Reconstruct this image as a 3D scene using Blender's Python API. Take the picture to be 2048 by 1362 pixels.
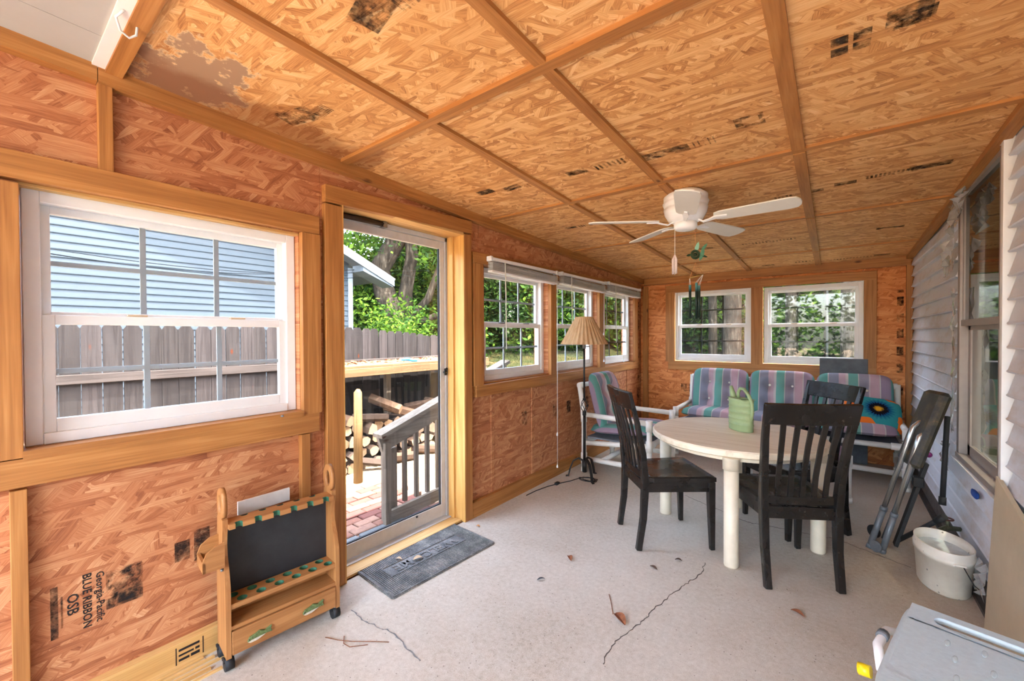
import bpy, math, random
from mathutils import Vector, Matrix, Quaternion
from math import sin, cos, pi, radians, sqrt, atan2

# ------------------------------------------------------------------ scene, camera, light
for o in list(bpy.data.objects):
    bpy.data.objects.remove(o)
SC = bpy.context.scene
COL = SC.collection
SC.view_settings.view_transform = 'Standard'
SC.view_settings.look = 'None'
SC.view_settings.gamma = 1.0
SC.view_settings.use_curve_mapping = False
SC.view_settings.exposure = 3.8

XR, YB, CAMX, CAMZ = 2.697, 5.6525, 2.0818, 1.3412     # right wall, back wall, camera
yaw, pitch, roll = .6602, -.0123, -.0047
fwd = Vector((-sin(yaw) * cos(pitch), cos(yaw) * cos(pitch), sin(pitch)))
rt = Vector((cos(yaw), sin(yaw), 0)); up = rt.cross(fwd)
r2 = rt * cos(roll) + up * sin(roll); u2 = up * cos(roll) - rt * sin(roll)
cam = bpy.data.objects.new('camera', bpy.data.cameras.new('camera'))
COL.objects.link(cam)
M = Matrix((r2, u2, -fwd)).transposed().to_4x4()
M.translation = (CAMX, 0, CAMZ)
cam.matrix_world = M
cam.data.sensor_width = 36; cam.data.lens = 829.16 / 2048 * 36
cam.data.clip_start = .02; cam.data.clip_end = 300
SC.camera = cam

world = bpy.data.worlds.new('sky'); SC.world = world; world.use_nodes = True
wn = world.node_tree.nodes; wl = world.node_tree.links
bg = wn['Background']
sky = wn.new('ShaderNodeTexSky'); sky.sky_type = 'NISHITA'; sky.sun_disc = False
sky.sun_elevation = radians(62); sky.sun_rotation = radians(80); sky.dust_density = 3.0; sky.ozone_density = .6
hz = wn.new('ShaderNodeHueSaturation'); hz.inputs['Saturation'].default_value = .80       # hazy summer sky
wl.new(sky.outputs[0], hz.inputs['Color']); wl.new(hz.outputs[0], bg.inputs[0]); bg.inputs[1].default_value = .50
sun = bpy.data.objects.new('sun', bpy.data.lights.new('sun', 'SUN')); COL.objects.link(sun)
sun.data.energy = 3.8; sun.data.angle = radians(.8); sun.data.color = (1, .97, .93)
sun.rotation_euler = Vector((.23, -.20, .95)).to_track_quat('Z', 'Y').to_euler()

# ------------------------------------------------------------------ helpers
random.seed(7)
def V3(*a): return Vector(a)

class MB:
    """collects faces of one mesh"""
    def __init__(s): s.v = []; s.f = []; s.sm = []; s.mi = []; s.cur = 0
    def quad(s, idx, smooth=False): s.f.append(tuple(idx)); s.sm.append(smooth); s.mi.append(s.cur)
    def add(s, pts): n = len(s.v); s.v.extend([tuple(p) for p in pts]); return n
    def box(s, x0, x1, y0, y1, z0, z1, m=None):
        p = [(x0,y0,z0),(x1,y0,z0),(x1,y1,z0),(x0,y1,z0),(x0,y0,z1),(x1,y0,z1),(x1,y1,z1),(x0,y1,z1)]
        if m is not None: p = [m @ Vector(q) for q in p]
        n = s.add(p)
        for q in ((0,3,2,1),(4,5,6,7),(0,1,5,4),(1,2,6,5),(2,3,7,6),(3,0,4,7)): s.quad([n+i for i in q])
        return s
    def cbox(s, c, d, m=None, b=.004):
        """box with chamfered edges (centre, size)"""
        hx, hy, hz = d[0]/2, d[1]/2, d[2]/2
        b = min(b, hx*.9, hy*.9, hz*.9)
        P = {}
        pts = []
        for sx in (-1,1):
            for sy in (-1,1):
                for sz in (-1,1):
                    for a in range(3):
                        q = [sx*hx, sy*hy, sz*hz]
                        for k in range(3):
                            if k != a: q[k] -= (sx,sy,sz)[k]*b
                        P[(sx,sy,sz,a)] = len(pts); pts.append(Vector(q) + Vector(c))
        if m is not None: pts = [m @ q for q in pts]
        n = s.add(pts)
        def F(keys, nrm):
            ids = [P[k] for k in keys]
            a, bb, cc = [Vector(pts[i]) for i in ids[:3]]
            cen = sum((Vector(pts[i]) for i in ids), Vector()) / len(ids)
            mid = Vector(c) if m is None else m @ Vector(c)
            if (bb-a).cross(cc-a).dot(cen-mid) < 0: ids = ids[::-1]
            s.quad([n+i for i in ids])
        for a in range(3):
            o1, o2 = [k for k in range(3) if k != a]
            for sg in (-1,1):
                ks = []
                for (p, q) in ((-1,-1),(1,-1),(1,1),(-1,1)):
                    t = [0,0,0]; t[a] = sg; t[o1] = p; t[o2] = q; ks.append((t[0],t[1],t[2],a))
                F(ks, None)
            for p in (-1,1):
                for q in (-1,1):
                    t0=[0,0,0]; t1=[0,0,0]
                    t0[a]=-1; t1[a]=1; t0[o1]=t1[o1]=p; t0[o2]=t1[o2]=q
                    F([(*t0,o1),(*t1,o1),(*t1,o2),(*t0,o2)], None)
        for sx in (-1,1):
            for sy in (-1,1):
                for sz in (-1,1): F([(sx,sy,sz,0),(sx,sy,sz,1),(sx,sy,sz,2)], None)
        return s
    def sweep(s, pts, w, t, side, caps=True, smooth=False):
        """rectangular section w (along side) x t swept along pts"""
        pts = [Vector(p) for p in pts]; n = len(pts); side = Vector(side)
        rings = []
        for i, p in enumerate(pts):
            d = (pts[min(i+1,n-1)] - pts[max(i-1,0)]).normalized()
            sd = (side - d*side.dot(d)).normalized(); nn = d.cross(sd)
            ww = (w[i] if hasattr(w,'__len__') else w)/2; tt = (t[i] if hasattr(t,'__len__') else t)/2
            rings.append(s.add([p-sd*ww-nn*tt, p+sd*ww-nn*tt, p+sd*ww+nn*tt, p-sd*ww+nn*tt]))
        for a, b in zip(rings, rings[1:]):
            for k in range(4): s.quad([a+k, a+(k+1)%4, b+(k+1)%4, b+k], smooth)
        if caps: s.quad([rings[0]+k for k in (3,2,1,0)]); s.quad([rings[-1]+k for k in (0,1,2,3)])
        return s
    def tube(s, pts, r, n=10, caps=True, closed=False):
        pts = [Vector(p) for p in pts]; N = len(pts); rings = []
        ref = Vector((0,0,1)); d0 = (pts[1]-pts[0]).normalized()
        if abs(d0.z) > .9: ref = Vector((1,0,0))
        sd = (ref - d0*ref.dot(d0)).normalized()
        for i, p in enumerate(pts):
            if closed: d = (pts[(i+1)%N]-pts[i-1]).normalized()
            else: d = (pts[min(i+1,N-1)]-pts[max(i-1,0)]).normalized()
            sd = (sd - d*sd.dot(d)).normalized(); nn = d.cross(sd)
            rr = r[i] if hasattr(r,'__len__') else r
            rings.append(s.add([p + (sd*cos(2*pi*k/n) + nn*sin(2*pi*k/n))*rr for k in range(n)]))
        R = list(zip(rings, rings[1:])) + ([(rings[-1], rings[0])] if closed else [])
        for a, b in R:
            for k in range(n): s.quad([a+k, a+(k+1)%n, b+(k+1)%n, b+k], True)
        if caps and not closed:
            s.quad([rings[0]+k for k in range(n-1,-1,-1)]); s.quad([rings[-1]+k for k in range(n)])
        return s
    def lathe(s, prof, n=24, c=(0,0,0), sx=1, sy=1, m=None, smooth=True, capb=True, capt=True):
        rings = []
        for r, z in prof:
            p = [Vector((c[0]+r*sx*cos(2*pi*k/n), c[1]+r*sy*sin(2*pi*k/n), c[2]+z)) for k in range(n)]
            if m is not None: p = [m @ q for q in p]
            rings.append(s.add(p))
        for a, b in zip(rings, rings[1:]):
            for k in range(n): s.quad([a+k, a+(k+1)%n, b+(k+1)%n, b+k], smooth)
        if capb: s.quad([rings[0]+k for k in range(n-1,-1,-1)])
        if capt: s.quad([rings[-1]+k for k in range(n)])
        return s
    def prism(s, poly, z0, z1, m=None, smooth=False):
        """poly: counter-clockwise xy outline, extruded z0..z1"""
        n = len(poly)
        p = [Vector((x,y,z0)) for x,y in poly] + [Vector((x,y,z1)) for x,y in poly]
        if m is not None: p = [m @ q for q in p]
        b = s.add(p)
        s.quad([b+i for i in range(n-1,-1,-1)]); s.quad([b+n+i for i in range(n)])
        for i in range(n): s.quad([b+i, b+(i+1)%n, b+n+(i+1)%n, b+n+i], smooth)
        return s
    def holecell(s, x0, x1, y0, y1, z0, z1, cx, cy, rx, ry=None, n=16, m=None, slot=False):
        """rectangular block with a round (or slot-shaped) hole through it, no outer side walls"""
        ry = ry or rx
        inn, out = [], []
        for k in range(n):
            a = 2*pi*(k+.5)/n
            ca, sa = cos(a), sin(a)
            if slot:
                L = rx-ry; ix = cx + (L if ca > 0 else -L) + ry*ca; iy = cy + ry*sa
            else: ix, iy = cx + rx*ca, cy + ry*sa
            inn.append((ix, iy))
            hx = (x1-cx) if ca > 0 else (cx-x0); hy = (y1-cy) if sa > 0 else (cy-y0)
            tx = 1/max(abs(ca)/hx, abs(sa)/hy)
            out.append((cx+ca*tx, cy+sa*tx))
        # push the nearest outer sample onto each corner
        for (qx, qy) in ((x0,y0),(x1,y0),(x1,y1),(x0,y1)):
            k = min(range(n), key=lambda i: (out[i][0]-qx)**2+(out[i][1]-qy)**2); out[k] = (qx,qy)
        p = [Vector((x,y,z)) for z in (z0,z1) for x,y in inn] + [Vector((x,y,z)) for z in (z0,z1) for x,y in out]
        if m is not None: p = [m @ q for q in p]
        b = s.add(p)
        for k in range(n):
            j = (k+1)%n
            s.quad([b+k, b+j, b+2*n+j, b+2*n+k]); s.quad([b+n+j, b+n+k, b+3*n+k, b+3*n+j])
            s.quad([b+j, b+k, b+n+k, b+n+j], True)
        return s
    def ball(s, c, r, n=12, k=8, sx=1, sy=1, sz=1):
        pr = [(r*sin(pi*i/k), -r*cos(pi*i/k)*sz) for i in range(k+1)]
        pr[0] = (r*.02, -r*sz); pr[-1] = (r*.02, r*sz)
        return s.lathe(pr, n, c, sx, sy)
    def build(s, name, mat, parent=None, props=None, bevel=0):
        me = bpy.data.meshes.new(name); me.from_pydata(s.v, [], s.f)
        me.polygons.foreach_set('use_smooth', s.sm)
        mats = mat if isinstance(mat, (list,tuple)) else [mat]
        for mm in mats: me.materials.append(mm)
        if len(mats) > 1: me.polygons.foreach_set('material_index', s.mi)
        me.update()
        o = bpy.data.objects.new(name, me); COL.objects.link(o)
        if parent: o.parent = parent
        if bevel:
            b = o.modifiers.new('bevel', 'BEVEL'); b.width = bevel; b.segments = 2; b.limit_method = 'ANGLE'; b.angle_limit = radians(50)
        return o

def tag(o, label, cat, group=None, kind=None):
    o['label'] = label
    o['category'] = cat
    if group: o['group'] = group
    if kind: o['kind'] = kind
    return o
def struct(o, label=None, cat=None):
    o['kind'] = 'structure'
    if label: o['label'] = label
    if cat: o['category'] = cat
    return o
def empty(name, loc=(0,0,0), rz=0, parent=None):
    o = bpy.data.objects.new(name, None); COL.objects.link(o)
    o.empty_display_size = .1; o.location = loc; o.rotation_euler = (0,0,rz)
    if parent: o.parent = parent
    return o
def thing(name, label, cat, loc=(0,0,0), rz=0, group=None):
    return tag(empty(name, loc, rz), label, cat, group)
def copy_tree(o, parent=None):
    c = o.copy(); COL.objects.link(c); c.parent = parent
    for ch in list(o.children): copy_tree(ch, c)
    return c
def share(o, name, parent, loc=(0,0,0), rot=(0,0,0), scale=(1,1,1)):
    """another object on the same mesh data"""
    c = bpy.data.objects.new(name, o.data); COL.objects.link(c); c.parent = parent
    c.location = loc; c.rotation_euler = rot; c.scale = scale
    return c
def B(*a, **k): return MB().box(*a, **k)
def beam(name, p, q, w, t, mat, parent, side=(0,0,1)):
    return MB().sweep([p, q], w, t, side).build(name, mat, parent)
def text_mesh(name, body, size, mat, parent, matrix, extrude=.0004, bold=0):
    cu = bpy.data.curves.new(name, 'FONT'); cu.body = body; cu.size = size; cu.extrude = extrude; cu.offset = bold
    cu.align_x = 'CENTER'; cu.align_y = 'CENTER'; cu.resolution_u = 2
    t = bpy.data.objects.new('tmp', cu); COL.objects.link(t)
    bpy.context.view_layer.update()
    me = bpy.data.meshes.new_from_object(t.evaluated_get(bpy.context.evaluated_depsgraph_get()))
    bpy.data.objects.remove(t)
    me.name = name; me.materials.clear(); me.materials.append(mat)
    o = bpy.data.objects.new(name, me); COL.objects.link(o); o.parent = parent; o.matrix_local = matrix
    return o

# ------------------------------------------------------------------ materials
def lin(c):
    return tuple(((v/255)/12.92 if v/255 <= .04045 else ((v/255+.055)/1.055)**2.4) for v in c) + (1,)
class NT:
    def __init__(s, name):
        s.m = bpy.data.materials.new(name); s.m.use_nodes = True
        s.t = s.m.node_tree; s.n = s.t.nodes; s.l = s.t.links
        s.p = s.n['Principled BSDF']; s.out = s.n['Material Output']
    def node(s, typ, **k):
        nd = s.n.new('ShaderNode'+typ)
        for a, v in k.items(): setattr(nd, a, v)
        return nd
    def link(s, a, b): s.l.new(a, b)
    def setin(s, sock, v):
        if hasattr(v, 'is_linked') or isinstance(v, bpy.types.NodeSocket): s.l.new(v, sock)
        elif isinstance(v, tuple) and len(v) == 3 and sock.type == 'RGBA': sock.default_value = lin(v)
        else: sock.default_value = v
    def math(s, op, a, b=None, clamp=False):
        nd = s.node('Math', operation=op, use_clamp=clamp)
        s.setin(nd.inputs[0], a)
        if b is not None: s.setin(nd.inputs[1], b)
        return nd.outputs[0]
    def mix(s, f, a, b, blend='MIX'):
        nd = s.node('Mix', data_type='RGBA', blend_type=blend)
        s.setin(nd.inputs[0], f); s.setin(nd.inputs[6], a); s.setin(nd.inputs[7], b)
        return nd.outputs[2]
    def mapping(s, vec, rot=(0,0,0), scale=(1,1,1), loc=(0,0,0)):
        nd = s.node('Mapping'); s.l.new(vec, nd.inputs[0])
        nd.inputs[1].default_value = loc; nd.inputs[2].default_value = rot; nd.inputs[3].default_value = scale
        return nd.outputs[0]
    def noise(s, vec, scale, detail=2, rough=.5, dist=0, dim='3D'):
        nd = s.node('TexNoise', noise_dimensions=dim); s.l.new(vec, nd.inputs['Vector'])
        nd.inputs['Scale'].default_value = scale; nd.inputs['Detail'].default_value = detail
        nd.inputs['Roughness'].default_value = rough; nd.inputs['Distortion'].default_value = dist
        return nd.outputs[0]
    def voro(s, vec, scale, feature='F1', rand=1, dim='3D', metric='EUCLIDEAN'):
        nd = s.node('TexVoronoi', feature=feature, voronoi_dimensions=dim); s.l.new(vec, nd.inputs['Vector'])
        if feature != 'DISTANCE_TO_EDGE': nd.distance = metric
        nd.inputs['Scale'].default_value = scale; nd.inputs['Randomness'].default_value = rand
        return nd
    def ramp(s, f, stops, interp='LINEAR'):
        nd = s.node('ValToRGB'); nd.color_ramp.interpolation = interp
        e = nd.color_ramp.elements
        while len(e) > 1: e.remove(e[-1])
        for i, (p, c) in enumerate(stops):
            el = e[0] if i == 0 else e.new(p)
            el.position = p; el.color = c if len(c) == 4 else lin(c)
        s.l.new(f, nd.inputs[0]); return nd.outputs[0]
    def bump(s, h, strength=.3, dist=.01):
        nd = s.node('Bump'); nd.inputs['Strength'].default_value = strength; nd.inputs['Distance'].default_value = dist
        s.l.new(h, nd.inputs['Height']); s.l.new(nd.outputs[0], s.p.inputs['Normal'])
    def pos(s): return s.node('NewGeometry').outputs['Position']
    def obj(s): return s.node('TexCoord').outputs['Object']
    def sep(s, v):
        nd = s.node('SeparateXYZ'); s.l.new(v, nd.inputs[0]); return nd.outputs
    def comb(s, x=0, y=0, z=0):
        nd = s.node('CombineXYZ')
        for i, v in enumerate((x,y,z)): s.setin(nd.inputs[i], v)
        return nd.outputs[0]
    def base(s, c): s.setin(s.p.inputs['Base Color'], c if not isinstance(c, tuple) else (c if len(c)==4 else lin(c)))
    def rough(s, r): s.setin(s.p.inputs['Roughness'], r)

def plain(name, col, rough=.5, metal=0, var=.12, scale=30, bump=.0, spec=.5, obj=True):
    """single colour with a little procedural mottling"""
    t = NT(name); v = t.obj() if obj else t.pos()
    n = t.noise(v, scale, 4, .6)
    c0 = tuple(x*(1-var) for x in lin(col)[:3])+(1,); c1 = tuple(min(1,x*(1+var)) for x in lin(col)[:3])+(1,)
    t.base(t.ramp(n, [(.3,c0),(.7,c1)])); t.rough(rough); t.p.inputs['Metallic'].default_value = metal
    t.p.inputs['Specular IOR Level'].default_value = spec
    if bump: t.bump(n, bump, .004)
    return t.m

def osb(name, plane, cols, dark=.0, stain_and_shade=False, layers=6, seed=0):
    t = NT(name); P = t.sep(t.pos())
    u, v = {'xy':(0,1),'yz':(1,2),'xz':(0,2)}[plane]
    w = [k for k in range(3) if k not in (u,v)][0]
    vec = t.comb(P[u], P[v], 0)
    wob = t.noise(vec, 3.0, 2, .5)
    rnd = random.Random(seed+3)
    val = None; grainv = None
    for i in range(layers):
        ang = [.25, 1.45, -.55, .75, 2.2, .05, -1.1][i] + rnd.uniform(-.1,.1)
        L = rnd.uniform(6.5,11); Wd = rnd.uniform(30,52)
        mp = t.mapping(vec, (0,0,ang), (1,1,1), (rnd.uniform(0,9), rnd.uniform(0,9), 0))
        mp2 = t.mapping(mp, (0,0,0), (L, Wd, 1))
        add = t.node('VectorMath', operation='ADD'); t.link(mp2, add.inputs[0]); t.link(t.comb(t.math('MULTIPLY', wob, 1.3), t.math('MULTIPLY', wob, 2.2), 0), add.inputs[1])
        vo = t.voro(add.outputs[0], 1.0, dim='2D', metric='CHEBYCHEV')
        c = t.sep(vo.outputs['Color'])
        g = t.noise(t.mapping(mp, (0,0,0), (9, 260, 1)), 1.0, 4, .7, 0, '2D')
        lay = t.math('ADD', t.math('MULTIPLY', c[0], .33), t.math('MULTIPLY', g, .64))
        edge = t.math('SUBTRACT', 1, t.math('MULTIPLY', t.math('POWER', vo.outputs['Distance'], 6), 1.2, True))  # strand edge shadows put into the colour as darker rims
        lay = t.math('MULTIPLY', lay, t.math('MAXIMUM', edge, .72))
        if val is None: val = lay
        else:
            mask = t.math('GREATER_THAN', c[1], .5)
            val = t.math('ADD', t.math('MULTIPLY', lay, mask), t.math('MULTIPLY', val, t.math('SUBTRACT', 1, mask)))
    col = t.ramp(val, [(.20, cols[0]), (.40, cols[1]), (.60, cols[2]), (.84, cols[3])])
    big = t.noise(vec, .9, 3, .5)
    col = t.mix(t.math('MULTIPLY', t.math('SUBTRACT', big, .45, True), .9), col, cols[4])
    if stain_and_shade:
        d = t.math('ADD', t.math('POWER', t.math('DIVIDE', t.math('SUBTRACT', P[0], .18), .34), 2), t.math('POWER', t.math('DIVIDE', t.math('SUBTRACT', P[1], .50), .20), 2))
        d = t.math('ADD', d, t.math('MULTIPLY', t.math('SUBTRACT', t.noise(vec, 11, 5, .65), .5), 3.4))
        col = t.mix(t.ramp(d, [(.55,(1,1,1,1)),(.62,(0,0,0,1))]), col, lin((168,134,104)))
        col = t.mix(t.ramp(d, [(.45,(0,0,0,1)),(.58,(.75,.75,.75,1)),(.72,(0,0,0,1))]), col, lin((226,196,150)))
        d2 = t.math('ADD', t.math('MULTIPLY', t.math('SUBTRACT', P[0], .22), 2.2), t.math('MULTIPLY', t.noise(vec, 5, 4, .6), .9))
        wall_shade = t.math('MULTIPLY', t.math('LESS_THAN', P[1], 1.35), t.ramp(d2, [(.30,(.55,.55,.55,1)),(.55,(0,0,0,1))]))
        col = t.mix(wall_shade, col, lin((118,58,26)))  # brown band paints the unlit shade of the ceiling along the left wall
    t.base(col); t.rough(.62); t.p.inputs['Specular IOR Level'].default_value = .35
    return t.m

def wood(name, axis, c0, c1, c2, obj=False, scale=1.0, rough=.55, knots=True, bump=.15, spec=.4):
    """board with long grain along axis"""
    t = NT(name); v = t.obj() if obj else t.pos()
    sc = [13*scale]*3; sc['xyz'.index(axis)] = .55*scale
    mp = t.mapping(v, (0,0,0), tuple(sc))
    n1 = t.noise(mp, 1.0, 3, .5, .25)
    rings = t.math('FRACT', t.math('MULTIPLY', n1, 5.0))
    rings = t.math('ABSOLUTE', t.math('SUBTRACT', rings, .5))
    sc2 = [160*scale]*3; sc2['xyz'.index(axis)] = 4*scale
    fine = t.noise(t.mapping(v, (0,0,0), tuple(sc2)), 1.0, 2, .6)
    f = t.math('ADD', t.math('MULTIPLY', rings, .55), t.math('MULTIPLY', fine, .55))
    col = t.ramp(f, [(.12, c0), (.45, c1), (.8, c2)])
    blot = t.noise(v, 2.3, 2, .5)
    col = t.mix(t.math('MULTIPLY', t.math('SUBTRACT', blot, .42, True), 1.3), col, c0)
    if knots:
        sk = [5.2]*3; sk['xyz'.index(axis)] = 2.2
        vo = t.voro(t.mapping(v, (0,0,0), tuple(sk)), 1.0)
        col = t.mix(t.ramp(vo.outputs['Distance'], [(.035,(.85,.85,.85,1)),(.085,(0,0,0,1))]), col, lin((74,34,16)))
    t.base(col); t.rough(rough); t.p.inputs['Specular IOR Level'].default_value = spec
    if bump: t.bump(f, bump, .003)
    return t.m
CE = ((152,94,48), (204,144,84), (230,178,116), (246,214,162), (210,152,90))
WA = ((134,76,46), (176,110,70), (198,138,94), (222,176,132), (178,106,66))
M_osb_ceil = osb('osb_ceiling', 'xy', CE, stain_and_shade=True, seed=1)
M_osb_left = osb('osb_left', 'yz', WA, seed=2)
M_osb_back = osb('osb_back', 'xz', ((150,76,36), (202,120,62), (224,148,84), (240,178,114), (206,116,58)), seed=5)
HW = ((144,90,44), (178,120,62), (200,146,86))
M_wx, M_wy, M_wz = [wood('pine_'+a, a, *HW) for a in 'xyz']
M_wz_light = wood('pine_light_z', 'z', (186,130,62), (216,166,92), (232,190,122), knots=False)
M_wy_light = wood('pine_light_y', 'y', (186,138,76), (218,174,108), (236,202,142), knots=False)
M_ply = plain('beige_panel', (196,178,148), .8, 0, .08, 5)
M_vinyl = plain('white_vinyl', (232,231,228), .35, 0, .03, 9)
M_vinyl_old = plain('white_vinyl_dirty', (226,222,214), .4, 0, .08, 14)
M_grille_w = plain('white_grille', (214,222,226), .4, 0, .03, 9)
M_grille_d = plain('dark_grille', (52,54,48), .5, 0, .06, 9)
M_alu = plain('aluminium', (206,205,202), .4, .12, .06, 20)
M_alu_br = plain('aluminium_bright', (205,205,203), .25, .9, .05, 20)
M_taupe = plain('taupe_aluminium', (158,146,138), .42, .25, .06, 22)
M_black_rub = plain('black_rubber', (28,28,29), .7, 0, .2, 40)
M_iron = plain('black_iron', (34,31,29), .55, .4, .25, 60, .1)
M_steel = plain('steel', (150,150,148), .35, .9, .1, 40)
M_grey_tube = plain('grey_tube', (112,116,120), .45, .2, .1, 40)
M_ink = plain('ink', (26,20,18), .8, 0, .2, 80)
M_white_paint = plain('white_paint', (246,246,244), .35, 0, .03, 12)
M_pvc = plain('pvc_pipe', (232,228,218), .32, 0, .05, 10)
M_cream_pvc = plain('cream_pvc', (226,212,186), .45, 0, .07, 12)
M_cord = plain('white_cord', (228,224,212), .7, 0, .05, 60)
M_brown = plain('dry_brown', (128,74,40), .8, 0, .3, 50)

def concrete():
    t = NT('concrete'); v = t.pos(); P = t.sep(v)
    n1 = t.noise(v, 1.1, 5, .6); n2 = t.noise(v, 45, 4, .7); n3 = t.noise(v, 260, 2, .6)
    f = t.math('ADD', t.math('MULTIPLY', n1, .45), t.math('ADD', t.math('MULTIPLY', n2, .32), t.math('MULTIPLY', n3, .3)))
    c = t.ramp(f, [(.33,(138,124,106)),(.46,(186,174,156)),(.56,(202,192,176)),(.7,(220,212,198))])
    grime = t.math('ADD', t.math('MULTIPLY', P[0], .20), t.math('ADD', t.math('MULTIPLY', P[1], .05), t.math('MULTIPLY', t.noise(v, 1.7, 4, .6), .6)))
    c = t.mix(t.ramp(grime, [(.70,(0,0,0,1)),(1.35,(.5,.5,.5,1))]), c, (166,142,116))
    sp = t.voro(v, 70).outputs['Distance']
    c = t.mix(t.ramp(sp, [(.05,(.8,.8,.8,1)),(.11,(0,0,0,1))]), c, (232,228,220))
    sp2 = t.voro(t.mapping(v, (0,0,0), (1,1,1), (3.3,1.2,0)), 30).outputs['Distance']
    c = t.mix(t.ramp(sp2, [(.05,(.75,.75,.75,1)),(.10,(0,0,0,1))]), c, (88,72,60))
    t.base(c); t.rough(.86); t.p.inputs['Specular IOR Level'].default_value = .25
    t.bump(f, .25, .004); return t.m
M_conc = concrete()

def glass(name, haze=.05, tint=(1,1,1,1), ior=1.45):
    t = NT(name); t.n.remove(t.p)
    tr = t.node('BsdfTransparent'); tr.inputs[0].default_value = tint
    gl = t.node('BsdfGlossy'); gl.inputs['Roughness'].default_value = .02
    df = t.node('BsdfTranslucent'); df.inputs[0].default_value = (.8,.82,.8,1)
    df2 = t.node('BsdfDiffuse'); df2.inputs[0].default_value = (.8,.8,.78,1)
    fr = t.node('Fresnel')                     # same reflectance on both faces of the thin pane
    bf = t.node('NewGeometry').outputs['Backfacing']
    t.link(t.math('ADD', ior, t.math('MULTIPLY', bf, 1/ior-ior)), fr.inputs[0])
    hz = t.math('MULTIPLY', t.ramp(t.noise(t.pos(), 6, 5, .6), [(.3,(.5,.5,.5,1)),(.75,(1,1,1,1))]), haze)
    m0 = t.node('MixShader'); m0.inputs[0].default_value = .5; t.link(df.outputs[0], m0.inputs[1]); t.link(df2.outputs[0], m0.inputs[2])
    m1 = t.node('MixShader'); t.link(hz, m1.inputs[0]); t.link(tr.outputs[0], m1.inputs[1]); t.link(m0.outputs[0], m1.inputs[2])
    m2 = t.node('MixShader'); t.link(fr.outputs[0], m2.inputs[0]); t.link(m1.outputs[0], m2.inputs[1]); t.link(gl.outputs[0], m2.inputs[2])
    t.link(m2.outputs[0], t.out.inputs[0]); return t.m
M_glass = glass('window_glass', .0015, (.82,.83,.83,1))
M_glass_hazy = glass('window_glass_dusty', .006, (.84,.85,.83,1))
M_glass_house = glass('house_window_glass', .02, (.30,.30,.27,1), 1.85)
M_film = glass('plastic_film', .5, (.97,.97,.97,1), 1.7)

def siding_mat(name, col, dirt, amount, spec=.4):
    t = NT(name); v = t.pos()
    n = t.noise(t.mapping(v, (0,0,0), (2,2,5)), 1.4, 5, .65)
    fine = t.noise(t.mapping(v, (0,0,0), (6,6,60)), 1, 2, .5)
    c = t.mix(t.math('MULTIPLY', fine, .25), col, tuple(int(x*.86) for x in col))
    c = t.mix(t.math('MULTIPLY', t.ramp(n, [(.5,(0,0,0,1)),(.72,(1,1,1,1))]), amount), c, dirt)
    t.base(c); t.rough(.6); t.p.inputs['Specular IOR Level'].default_value = spec; return t.m
M_siding = siding_mat('porch_siding', (222,224,230), (176,150,118), .5)
M_siding_n = siding_mat('neighbour_siding', (54,61,66), (50,55,58), .3, .08)

def weathered(name, c0, c1, axis='z', obj=False):
    return wood(name, axis, c0, c1, tuple(min(255, int(x*1.18)) for x in c1), obj=obj, knots=True, rough=.95, bump=.3, spec=.06)
M_fence = weathered('weathered_fence', (86,74,68), (120,108,100))
M_rail = weathered('fence_rail', (40,35,32), (64,57,53), 'y')
M_deck = weathered('weathered_deck_y', (98,86,74), (134,121,106), 'y')
M_deckz = weathered('weathered_deck_z', (88,76,64), (122,108,93), 'z')
M_shelfw = weathered('shelf_plank', (74,55,36), (100,78,55), 'y')
M_post = weathered('stake', (84,64,40), (112,90,60), 'z')

def stripes():
    t = NT('striped_fabric'); P = t.sep(t.obj())
    f = t.math('FRACT', t.math('ADD', t.math('DIVIDE', P[0], .56), 10.07))
    c = t.ramp(f, [(0,(98,160,146)),(.13,(196,186,178)),(.145,(146,138,152)),(.28,(196,176,178)),(.30,(190,154,160)),
                   (.42,(196,188,180)),(.435,(150,128,146)),(.57,(90,150,138)),(.70,(196,186,182)),(.715,(134,136,152)),(.86,(190,160,166)),(.96,(196,184,180))], 'CONSTANT')
    w = t.noise(t.mapping(t.obj(), (0,0,0), (260,260,260)), 1, 1, .5)
    c = t.mix(t.math('MULTIPLY', w, .22), c, (104,100,104))
    n = t.noise(t.obj(), 7, 4, .6)
    c = t.mix(t.math('MULTIPLY', t.math('SUBTRACT', n, .4, True), .6), c, (150,140,140))
    t.base(c); t.rough(.95); t.p.inputs['Specular IOR Level'].default_value = .1
    t.bump(t.math('ADD', t.math('MULTIPLY', w, .15), n), .25, .01); return t.m
M_stripe = stripes()

def black_wood():
    t = NT('black_chair_wood'); v = t.obj()
    n = t.noise(v, 38, 5, .7); sc = t.noise(v, 5, 4, .6)
    c = t.ramp(n, [(.35,(18,17,17)),(.62,(34,31,29)),(.78,(70,62,54))])
    t.base(t.mix(t.math('MULTIPLY', t.math('SUBTRACT', sc, .5, True), 1.2), c, (58,52,46)))
    t.rough(t.ramp(sc, [(.3,(.16,.16,.16,1)),(.7,(.38,.38,.38,1))])); t.bump(n, .05, .002); return t.m
M_black = black_wood()
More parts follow.
